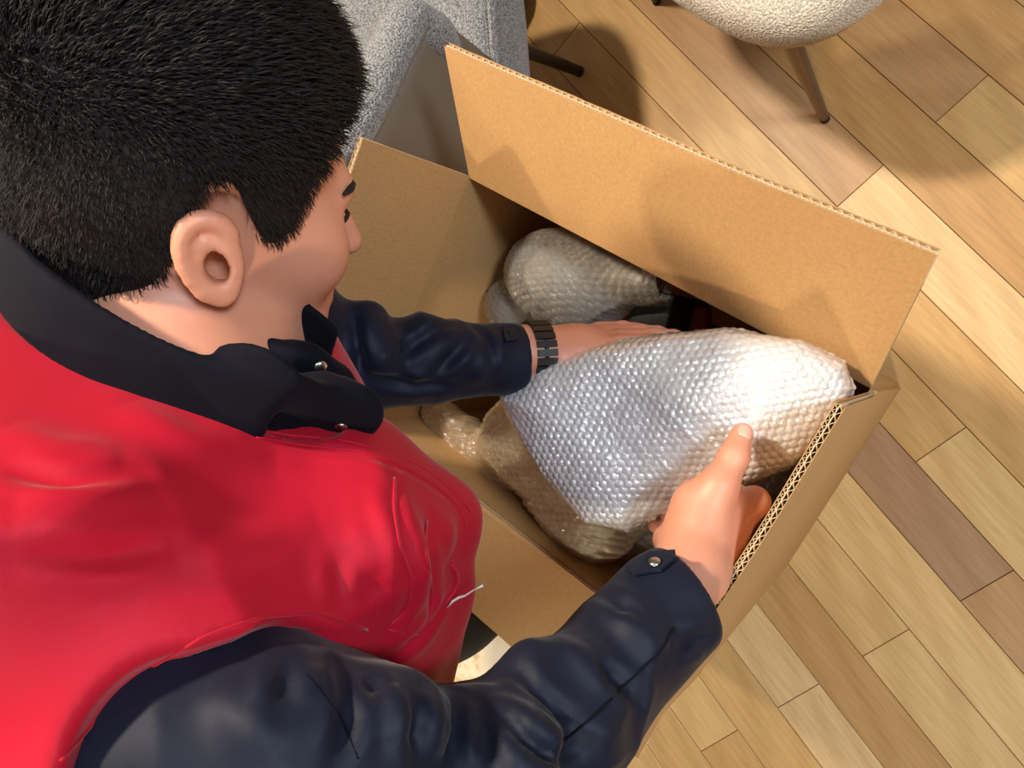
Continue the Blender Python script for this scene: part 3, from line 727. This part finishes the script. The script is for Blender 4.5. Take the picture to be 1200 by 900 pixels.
# right hand: thumb on top of the package, fingers curled beneath
KR = [P(884, 588, 0.665), P(872, 606, 0.690), P(855, 622, 0.708), P(838, 634, 0.718)]
hand = [Cone(WR, P(836, 628, 0.650), 0.026, 0.024, 0.02, (D(.3, .3, 1), 0.75)), Cone(P(815, 650, .64), P(815, 590, .652), 0.022, 0.020, 0.02),
        Cone(P(830, 625, .655), KR[0], 0.022, 0.013, 0.02), Cone(P(822, 640, .66), KR[1], 0.022, 0.013, 0.02), Cone(P(815, 645, .665), KR[2], 0.02, 0.012, 0.02), Cone(P(808, 648, .67), KR[3], 0.018, 0.011, 0.02),
        Cone(P(800, 652, .635), P(806, 615, .655), 0.012, 0.014, 0.02)]
hand += [Cone(P(795, 642, 0.640), P(778, 632, 0.665), 0.012, 0.010, 0.01)]
th = [P(820, 610, 0.640), P(842, 570, 0.642), P(860, 535, 0.648), P(869, 510, 0.657)]
hand += [Cone(th[0]+CR*0.004, th[1], 0.018, 0.0155, 0.015), Cone(th[1], th[2], 0.0148, 0.0125, 0.01), Cone(th[2], th[3], 0.0123, 0.0102, 0.006)]
for i, kp in enumerate(KR):
    a = kp+D(-.15, .05, -1)*0.040; b = a+D(-1, .1, -.55)*0.026; c = b+D(-1, .0, -.1)*0.018
    hand += finger([kp, a, b, c], 0.0105-0.0006*i, 0.0075, 0.004)
hand += finger([P(836, 622, 0.735), P(815, 606, 0.725), P(797, 596, 0.712)], 0.009, 0.008, 0.004)
# left hand: flat against the far side of the package
nL = D(.05, 1, .35)                                    # back of the hand
xL = nz(P(752, 396, 0.815)-WL); dn = nz(np.cross(xL, nL))
if dn@ez > 0: dn = -dn
lh = [Cone(WL, WL+xL*0.05+dn*0.006, 0.027, 0.024, 0.02, (nL, 0.75)), Ell(WL+xL*0.065+dn*0.012, [xL, dn, nL], (0.045, 0.042, 0.014), 0.02)]
for i in range(4):
    kp = WL+xL*(0.098-0.006*abs(i-1))+dn*(-0.016+0.019*i)+nL*0.002; L_ = (0.070, 0.076, 0.070, 0.055)[i]; fdv = nz(xL+dn*(0.03*(i-1)))
    lh += finger([kp, kp+fdv*L_*0.5-nL*0.002, kp+fdv*L_*0.8-nL*0.006, kp+fdv*L_-nL*0.011], 0.0092, 0.0070, 0.004)
tb0 = WL+xL*0.03-dn*0.02-nL*0.006
lh += [Cone(tb0, tb0+xL*0.045-nL*0.028-dn*0.006, 0.015, 0.011, 0.012), Cone(tb0+xL*0.045-nL*0.028-dn*0.006, tb0+xL*0.075-nL*0.034, 0.011, 0.0085, 0.006)]
allp = torso+armR+armL+legs+head+hand+lh
lo = np.min([p.c-max(p.r) if isinstance(p, Ell) else np.minimum(p.a, p.b)-max(p.ra, p.rb) for p in allp if not p.sub], 0)-0.01
hi = np.max([p.c+max(p.r) if isinstance(p, Ell) else np.maximum(p.a, p.b)+max(p.ra, p.rb) for p in allp if not p.sub], 0)+0.01
body, BV, BF = sdf_mesh('body', allp, lo, hi, 0.0030, None, 'skin', root)
# fingernail on the right thumb
tn = D(.05, .2, 1); tx = nz(th[3]-th[2]); tyv = np.cross(tn, tx); tn = np.cross(tx, tyv)
V, Fc = [], []
for i in range(7):
    for j in range(7):
        u, v = i/6-0.5, j/6-0.5; V.append(th[3]+tx*(0.001+u*0.0135)+tyv*v*0.0145*(1-0.25*max(0, u*2)**2)+tn*(0.0106-0.0042*(2*v)**2-0.0022*(max(0, u+0.1)*2)**2))
for i in range(6):
    for j in range(6): Fc.append((i*7+j, i*7+j+1, (i+1)*7+j+1, (i+1)*7+j))
o = mesh('fingernail', V, Fc, 'nail', root, True); md = o.modifiers.new('t', 'SOLIDIFY'); md.thickness = 0.0008
# eyes, brows
for s in (-1, 1):
    bm = bmesh.new(); bmesh.ops.create_uvsphere(bm, u_segments=20, v_segments=12, radius=0.0118)
    for v in bm.verts: v.co = Vector(hd(.079, .031*s, -.019))+v.co
    bm_obj('eyeball', bm, 'white_core', root, True)
    tube('eyelid', [hd(.0905-.012*abs(t)**2, .031*s+.016*t, -.0155+.004*(1-t*t)) for t in np.linspace(-1, 1, 9)], 0.0018, 'hair', root, 6)
    tube('eyebrow', [hd(.0905-.012*max(0, t*s)**2, .031*s+.019*t, .006+.002*(1-t*t)) for t in np.linspace(-1, 1, 9)], [0.002, .003, .0034, .0036, .0036, .0034, .003, .0024, .0014], 'hair', root, 6)

# hair
hl = np.array([(-.14, -.078), (-.05, -.070), (-.034, -.045), (-.024, .000), (-.010, .022), (.003, .019), (.012, .0), (.021, -.016), (.030, -.022), (.040, -.012), (.047, .010), (.054, .034), (.062, .058), (.074, .071), (.12, .076)])
def hairline(Q):
    q = (Q-HC.astype(np.float32))/1.1; f = q@FD.astype(np.float32); u = q@UD.astype(np.float32); r = q@RD.astype(np.float32)
    return u-np.interp(f, hl[:, 0], hl[:, 1]).astype(np.float32)-0.004*np.sin(r*160)*(f > .05), f, r, u
def hair_post(Q, d):
    g, f, r, u = hairline(Q)
    th_ = 0.002+0.018*np.clip((u-.01)/.06, 0, 1)*np.clip((f+.10)/.10, .45, 1)+0.004*np.clip((u+.05)/.05, 0, 1)
    th_ = th_*np.clip((.115-f)/.05, .3, 1)
    n = 0.0022*sn(Q, 70, 7)*np.clip((u+.02)/.06, .25, 1)
    return smax(d-th_-n, -g*0.8, 0.010)
hp = [Ell(hd(-.008, 0, .018), [FD, RD, UD], (0.111, 0.088, 0.103), 0.01), Cone(hd(-.030, 0, -.05), hd(-.05, 0, -.085), 0.056, 0.05, 0.03)]
hair, HV, HF = sdf_mesh('hair', hp, HC-0.175, HC+0.175, 0.003, hair_post, 'hair', root)
htree = bvh(HV, HF)
HVf = np.asarray(HV); g_, f_, r_, u_ = hairline(HVf.astype(np.float32))
ok = np.where(g_ > 0.002)[0]; pick = RS.choice(ok, 34000)
V, Fc = [], []
ctr = hd(-.003, 0, .01)
for i in pick:
    p = HVf[i]+RS.normal(size=3)*0.0015; nrm = nz(p-ctr); f0, u0 = f_[i], u_[i]
    topness = np.clip((u0-.02)/.06, 0, 1); L_ = 0.008+0.012*topness*RS.uniform(.4, 1.1)
    fw = FD*(0.8*topness+0.25)-UD*(0.6*(1-topness)); fw = fw-nrm*(fw@nrm)
    flow = nrm*(0.25+0.30*topness)+fw+RS.normal(size=3)*0.16
    d = nz(flow); b = nz(np.cross(d, nrm+RS.normal(size=3)*0.1)); wd = 0.00035+0.0003*topness; k = len(V)
    m_ = p+d*L_*0.55; e_ = p+nz(d-nrm*0.15)*L_
    c = np.cross(d, b)
    V += [p-b*wd-nrm*.002, p+b*wd-nrm*.002, p+c*wd-nrm*.002, m_-b*wd*.8, m_+b*wd*.8, m_+c*wd*.8, e_]
    Fc += [(k, k+1, k+4, k+3), (k+1, k+2, k+5, k+4), (k+2, k, k+3, k+5), (k+3, k+4, k+6), (k+4, k+5, k+6), (k+5, k+3, k+6)]
strands = mesh('hair_strands', V, Fc, 'hair', hair, True); strands['kind'] = 'stuff'

# jacket: sleeves, shoulders, collar
def sleeve_noise(Q, d, a, b, amp, seed):
    ab = b-a; t = ((Q-a.astype(np.float32))@ab.astype(np.float32))/float(ab@ab)
    w = 1-np.abs(sn(Q, 26, seed)); w2 = sn(Q, 16, seed+2)
    return d-amp*(w*w*w)-amp*0.7*w2
def jacket_post(Q, d):
    if abs(d).min() > 0.05: return d
    w = 1-np.abs(folds(Q, ER-SR+FR*0.1, 21, 30, 11)); w2 = folds(Q, D(.3, .9, .2), 23, 9, 22)
    w3 = 1-np.abs(folds(Q, D(.5, .5, .5), 27, 50, 20)); fade = np.clip((np.sqrt(np.minimum(((Q-CUFR.astype(np.float32))**2).sum(1), ((Q-CUFL.astype(np.float32))**2).sum(1)))-0.05)/0.04, 0.1, 1)
    d = d-(0.006*w**2+0.0028*w2+0.0022*w3**3-0.002)*fade
    return d
CUFR = P(802, 695, 0.60); CUFL = P(612, 420, 0.797)
vR = nz(WR-ER); vL = nz(WL-EL); vC = nz(vR*0.6+CR*0.42+CU*0.10)
E_ = ER+D(.15, -.2, .1)*0.02
jk = [Ell(NB-S*0.16+FR*0.01, [RT, S, FR], (0.17, 0.17, 0.12), 0.04), Cone(NB-S*0.04, SR, 0.066, 0.060, 0.03), Cone(NB-S*0.04, SL, 0.066, 0.066, 0.04),
      Cone(SR, ER, 0.066, 0.058, 0.02), Cone(ER, CUFR-vR*0.02, 0.054, 0.042, 0.03), Cone(CUFR-vC*0.02, CUFR+vC*0.01, 0.0400, 0.0390, 0.015), Cone(P(330, 885, .42), P(500, 915, .46), 0.060, 0.050, 0.03),
      Cone(SL, EL, 0.064, 0.050, 0.03), Cone(EL, CUFL-vL*0.02, 0.047, 0.036, 0.03), Cone(CUFL-vL*0.02, CUFL+vL*0.01, 0.0355, 0.0345, 0.01),
      # soft fold ridges that the picture shows
      Cone(P(560, 850, .475), P(600, 890, .45), 0.012, 0.022, 0.03), Cone(P(630, 785, .52), P(690, 850, .50), 0.018, 0.014, 0.03), Cone(P(470, 835, .43), P(430, 890, .41), 0.016, 0.016, 0.03),
      Cone(P(430, 372, .72), P(450, 420, .70), 0.016, 0.012, 0.02), Cone(P(500, 388, .74), P(560, 430, .745), 0.012, 0.010, 0.02),
      Sub(Cone(P(552, 800, .44), P(548, 900, .415), 0.004, 0.010, 0.03)), Sub(Cone(P(575, 830, .44), P(660, 900, .44), 0.005, 0.006, 0.02)),
      Sub(Cone(P(465, 385, .69), P(480, 430, .69), 0.006, 0.006, 0.015)),
      Sub(Cyl(CUFR-vC*0.014, CUFR+vC*0.10, 0.0335, 0.003)), Sub(Cyl(CUFR+vC*0.0, CUFR+vC*0.12, 0.12, 0.003)),
      Sub(Cyl(CUFL-vL*0.012, CUFL+vL*0.1, 0.0295, 0.003)), Sub(Cyl(CUFL+vL*0.0, CUFL+vL*0.09, 0.09, 0.003))]
jlo = np.min([SR, ER, WR, SL, EL, WL, NB-S*0.3, NB], 0)-0.14; jhi = np.max([SR, ER, WR, SL, EL, WL, NB-S*0.3, NB], 0)+0.12
jacket, JV, JF = sdf_mesh('jacket', jk, jlo, jhi, 0.003, jacket_post, 'navy', root)
jtree = bvh(JV, JF)
JV = sculpt(jacket, JV, jtree, [[(600, 785), (612, 830), (650, 880)], [(452, 805), (465, 870)], [(512, 810), (508, 890)], [(650, 735), (715, 800)], [(725, 715), (780, 770)], [(250, 800), (300, 860), (310, 895)], [(440, 362), (425, 420)], [(520, 395), (485, 445)], [(575, 390), (590, 440)]], -0.006, 0.014, 0.0)
JV = sculpt(jacket, JV, jtree, [[(495, 800), (488, 850), (490, 898)], [(469, 800), (478, 840), (487, 880)], [(539, 815), (524, 895)], [(556, 808), (565, 850), (580, 895)], [(568, 815), (590, 845), (630, 880)], [(602, 782), (628, 815), (670, 850)], [(668, 750), (705, 785), (750, 822)], [(700, 695), (730, 712), (760, 735)], [(790, 756), (832, 748)], [(400, 780), (410, 840), (395, 890)], [(430, 790), (445, 840)], [(340, 770), (330, 830)],
      [(620, 880), (650, 890), (690, 870)], [(457, 427), (480, 407), (505, 392), (533, 379)], [(502, 442), (525, 420), (552, 398)], [(412, 372), (425, 395), (420, 440)], [(470, 370), (462, 395)], [(560, 388), (575, 405), (572, 440)], [(440, 440), (480, 452), (530, 450)]], 0.0045, 0.0055)
jtree = bvh(JV, JF)
# collar: a stand-up band round the neck, open at the front
cn = D(.38, .80, .46); ca1 = D(.92, -.38, .0); ca1 = nz(ca1-cn*(ca1@cn)); ca2 = np.cross(cn, ca1); CC = P(222, 378, 0.50)
class Collar:
    k = 0.01; sub = False
    def __call__(s, Q):
        q = Q-CC.astype(np.float32); u = q@ca1.astype(np.float32); v = q@ca2.astype(np.float32); n = q@cn.astype(np.float32)
        fl = 1+1.3*np.clip(-n, -.02, .05); k0 = np.sqrt((u/(0.124*fl))**2+(v/(0.064*fl))**2)
        d = np.abs(k0-1)*0.085*fl-0.0045
        d = d-0.0015*sn(Q, 40, 31)
        d = smax(d, np.abs(n+0.002+0.008*u/0.12)-0.026, 0.006)
        return smax(d, u-0.085+0.4*np.maximum(v, 0)*0, 0.006)
lapn = D(-.25, -.62, .74)
lapc = [Cone(P(305, 455, .462), P(385, 480, .515), 0.034, 0.028, 0.012, (lapn, 0.25)), Cone(P(385, 480, .515), P(432, 503, .555), 0.028, 0.010, 0.02, (lapn, 0.3))]
collar, CV, CFc = sdf_mesh('collar', [Collar()]+lapc, CC-0.17, CC+0.17, 0.0028, None, 'navy_dark', jacket)
ctree = bvh(CV, CFc)
# open jacket front hanging below the chin
lap = [Cone(P(268, 478, .478), P(395, 505, .55), 0.028, 0.014, 0.02, (lapn, 0.5)), Cone(P(320, 425, .52), P(385, 440, .56), 0.022, 0.016, 0.02, (lapn, 0.4)), Cone(P(350, 440, .54), P(410, 490, .575), 0.022, 0.014, 0.02, (lapn, 0.4))]
placket, LV, LF = sdf_mesh('placket', lap, P(355, 460, .56)-0.12, P(355, 460, .56)+0.12, 0.0028, lambda Q, d: d-0.002*sn(Q, 45, 33), 'navy_dark', jacket)
ltree = bvh(LV, LF)

# vest
vt = [Ell(NB-S*0.16+FR*0.01, [RT, S, FR], (0.185, 0.18, 0.135), 0.04), Ell(NB-S*0.36+FR*0.01, [RT, S, FR], (0.175, 0.19, 0.135), 0.05),
      Ell(NB-S*0.50, [RT, S, FR], (0.185, 0.13, 0.14), 0.05),
      Cone(NB-S*0.04, SR, 0.082, 0.088, 0.05), Cone(NB-S*0.04, SL, 0.08, 0.078, 0.05),
      Cone(P(430, 560, .56), P(515, 605, .585), 0.035, 0.022, 0.05), Cone(P(515, 605, .585), P(510, 690, .60), 0.022, 0.024, 0.03), Cone(P(510, 690, .60), P(505, 800, .62), 0.022, 0.018, 0.02),
      Cone(P(400, 640, .53), P(440, 760, .57), 0.07, 0.05, 0.05),
      Ell(P(70, 690, .50), [RT, S, FR], (0.12, 0.20, 0.10), 0.06), Ell(P(20, 560, .54), [RT, S, FR], (0.10, 0.14, 0.10), 0.06),
      Sub(Cone(P(330, 880, .40), P(480, 915, .45), 0.062, 0.062, 0.012)), Sub(Cone(P(225, 900, .37), P(330, 880, .39), 0.056, 0.064, 0.012)),
      Sub(Cone(SL, EL, 0.068, 0.066, 0.012))]
def vest_post(Q, d):
    if abs(d).min() > 0.06: return d
    q = Q-CC.astype(np.float32); u = q@ca1.astype(np.float32); v = q@ca2.astype(np.float32); n = q@cn.astype(np.float32)
    neck = (np.sqrt((u/0.120)**2+(v/0.060)**2)-1)*0.07
    w = 1-np.abs(folds(Q, D(.9, -.3, .2), 41, 6, 17)); w2 = sn(Q, 11, 43)
    d = d-0.004*w**2-0.004*w2
    # neck opening: nothing above the collar seam, hollow inside it
    d = smax(d, n+0.018-0.012*np.clip(u/0.12, -1, 1), 0.01); d = np.where(n > -0.03, smax(d, -neck, 0.006), d)
    return d
vlo = np.min([SR, SL, hip, NB, P(530, 700, .6)], 0)-0.22; vhi = np.max([SR, SL, hip, NB, P(530, 700, .6)], 0)+0.2
vest, VV, VF = sdf_mesh('vest', vt, vlo, vhi, 0.0032, vest_post, 'red', root)
vtree = bvh(VV, VF)
VV = sculpt(vest, VV, vtree, [[(0, 500), (60, 530), (150, 535)], [(10, 600), (90, 600), (190, 570)], [(140, 470), (220, 520), (330, 540)], [(200, 650), (290, 640), (380, 610)], [(470, 575), (474, 620), (488, 660), (490, 720)], [(440, 580), (440, 640), (452, 690)], [(516, 600), (528, 650)]], -0.005, 0.014, 0.0)
VV = sculpt(vest, VV, vtree, [[(462, 556), (460, 600), (468, 645), (482, 682), (478, 715), (452, 738)], [(502, 605), (496, 640), (505, 680), (508, 715), (488, 745)], [(395, 655), (402, 705)], [(418, 650), (428, 695)], [(0, 550), (80, 568), (160, 558)], [(20, 645), (120, 655), (200, 640)], [(430, 600), (445, 650), (436, 700)], [(460, 770), (500, 740), (525, 700)]], 0.0032, 0.0055)
VV = sculpt(vest, VV, vtree, [[(290, 516), (350, 522), (420, 532), (470, 549), (510, 571), (538, 594), (547, 618)], [(90, 875), (150, 815), (210, 775), (280, 748), (340, 738), (400, 744)]], 0.0016, 0.003)
vtree = bvh(VV, VF)
print('tails', round(time.time()-T0, 1))
# watch on the left wrist
wt = WL+vL*0.007
wf = frame_of(vL); wr_, wq = nz(nL-vL*(nL@vL)), None; wq = np.cross(vL, wr_)
segs = 22
strap = tube('watch_strap', [wt+(wr_*0.0285*math.cos(t)+wq*0.0325*math.sin(t)) for t in np.linspace(0, 2*math.pi, 41)[:-1]], 0.0022, 'black_rubber', root, 10, True, 1.0)
V, Fc = [], []
for k in range(segs):
    t0, t1 = (k+0.12)*2*math.pi/segs, (k+0.88)*2*math.pi/segs
    for r_ in (0.0, 0.0042):
        for t in (t0, t1):
            for w_ in (-0.0105, 0.0105): V.append(wt+(wr_*(0.0285+r_)*math.cos(t)+wq*(0.0325+r_)*math.sin(t))+vL*w_)
    b = k*8; Fc += [(b, b+1, b+3, b+2), (b+4, b+6, b+7, b+5), (b, b+2, b+6, b+4), (b+1, b+5, b+7, b+3), (b, b+4, b+5, b+1), (b+2, b+3, b+7, b+6)]
mesh('strap_link', V, Fc, 'black_rubber', strap)
bm = bmesh.new(); bmesh.ops.create_cone(bm, cap_ends=True, segments=32, radius1=0.019, radius2=0.0175, depth=0.009)
q3 = -wq if (-wq)@ez < 0 else wq
for v in bm.verts: v.co = Vector(wt+q3*0.037+v.co.x*vL+v.co.y*wr_+v.co.z*q3)
bmesh.ops.recalc_face_normals(bm, faces=bm.faces[:]); bm_obj('watch_case', bm, 'black_plastic', strap, True)

def snap(px, py, tree, parent, r=0.0045, mat='steel', lift=0.0):
    p, n = cast(tree, px, py, lift)
    if p is None: return
    u, v, n = frame_of(n); bm = bmesh.new(); bmesh.ops.create_uvsphere(bm, u_segments=18, v_segments=8, radius=1)
    for q in bm.verts: q.co = Vector(p+u*q.co.x*r+v*q.co.y*r+n*q.co.z*r*0.42)
    bm_obj('snap_button', bm, mat, parent, True)
snap(376, 430, ltree, placket); snap(400, 500, ctree, collar)
def tab(tree, pts, parent, thick=0.0022):
    W = [cast(tree, *q, 0.0025) for q in pts]
    if any(w_[0] is None for w_ in W): return None
    n = nz(sum(w_[1] for w_ in W)); V = [w_[0] for w_ in W]+[w_[0]+n*thick for w_ in W]; k = len(W)
    Fc = [tuple(range(k))[::-1], tuple(range(k, 2*k))]+[(i, (i+1) % k, k+(i+1) % k, k+i) for i in range(k)]
    return mesh('cuff_tab', V, Fc, 'navy', parent)
tr_ = tab(jtree, [(735, 668), (762, 652), (790, 650), (792, 658), (775, 672), (745, 678)], jacket)
tl_ = tab(jtree, [(588, 386), (600, 384), (607, 388), (606, 400), (590, 402)], jacket)
snap(768, 664, jtree, jacket, 0.0048, 'steel', 0.0050); snap(598, 394, jtree, jacket, 0.004, 'black_plastic', 0.0045)
seam('sleeve_seam', jtree, [(648, 880), (700, 835), (745, 790), (775, 762), (790, 735)], 0.0010, 'navy_dark', jacket, 0.0002)
seam('armhole_seam', jtree, [(360, 790), (400, 840), (420, 890)], 0.0009, 'navy_dark', jacket, -0.0004)

# vest stitching, hem and pocket
seam('front_piping', vtree, [(280, 500), (340, 510), (400, 515), (450, 528), (500, 550), (535, 578), (552, 600)], 0.0010, 'red', vest, 0.0)
seam('front_seam', vtree, [(300, 512), (360, 522), (420, 528), (470, 545), (510, 568), (538, 592), (546, 615)], 0.0009, 'red', vest, -0.0001)
seam('armhole_piping', vtree, [(70, 892), (120, 835), (180, 780), (240, 745), (310, 722), (370, 718), (430, 738)], 0.0011, 'red', vest, 0.0)
seam('pocket_seam', vtree, [(462, 560), (462, 600), (468, 640), (482, 680), (478, 715), (455, 735)], 0.0014, 'red', vest, -0.0002)
seam('pocket_seam', vtree, [(500, 610), (497, 640), (505, 680), (508, 715), (490, 745), (455, 738)], 0.0014, 'red', vest, -0.0002)
seam('pocket_loop', vtree, [(527, 660), (536, 672), (534, 695), (522, 705)], 0.0020, 'red', vest, 0.0005)
# clear plastic tag pin on the vest
pn0 = cast(vtree, 528, 703, 0.004)[0]
if pn0 is not None:
    dd = (pn0-EYE)@CF
    tube('tag_pin', [P(524, 712, dd-.004), P(531, 704, dd-.006), P(538, 700, dd-.006), P(545, 698, dd-.008), P(556, 691, dd-.010), P(566, 686, dd-.012)], [.0005, .0009, .0010, .0007, .0004, .0010], 'white_core', vest, 8)

# trousers and shoes
tp = [Ell(hip, [RT, S, FR], (0.168, 0.13, 0.122), 0.05)]
for p in legs: tp.append(Cone(p.a, p.b, p.ra+0.018, p.rb+0.028, 0.03))
ft_z = 0.10
tlo = np.min([np.minimum(p.a, p.b) for p in legs], 0)-0.2; thi = np.max([hip]+[np.maximum(p.a, p.b) for p in legs], 0)+0.2; tlo[2] = 0.06
sdf_mesh('trousers', tp, tlo, thi, 0.006, lambda Q, d: np.maximum(d-0.006*(1-np.abs(folds(Q, ez, 51, 22, 9)))**2, 0.085-Q[:, 2]), 'black_cloth', root)
fwd = -e2
for ft, s_ in feet:
    c = np.array([ft[0], ft[1], 0.0]); sh_ = [Ell(c+fwd*0.03+ez*0.040, [fwd, e1, ez], (0.085, 0.042, 0.040), 0.02), Ell(c+fwd*0.09+ez*0.028, [fwd, e1, ez], (0.055, 0.046, 0.030), 0.03), Cone(c+ez*0.05, c+ez*0.095, 0.042, 0.040, 0.02)]
    so = sdf_mesh('shoe', sh_, c-np.array([.2, .2, .01]), c+np.array([.2, .2, .16]), 0.005, lambda Q, d: smax(d, 0.012-Q[:, 2], 0.004), 'black_plastic', root)[0]
    sdf_mesh('sole', [Cone(c-fwd*0.03+ez*0.010, c+fwd*0.11+ez*0.010, 0.040, 0.046, 0.01)], c-np.array([.2, .2, .01]), c+np.array([.2, .2, .1]), 0.004, lambda Q, d: smax(smax(d, Q[:, 2]-0.014, 0.003), 0.0006-Q[:, 2], 0.002), 'black_rubber', so)
print('done', round(time.time()-T0, 1))
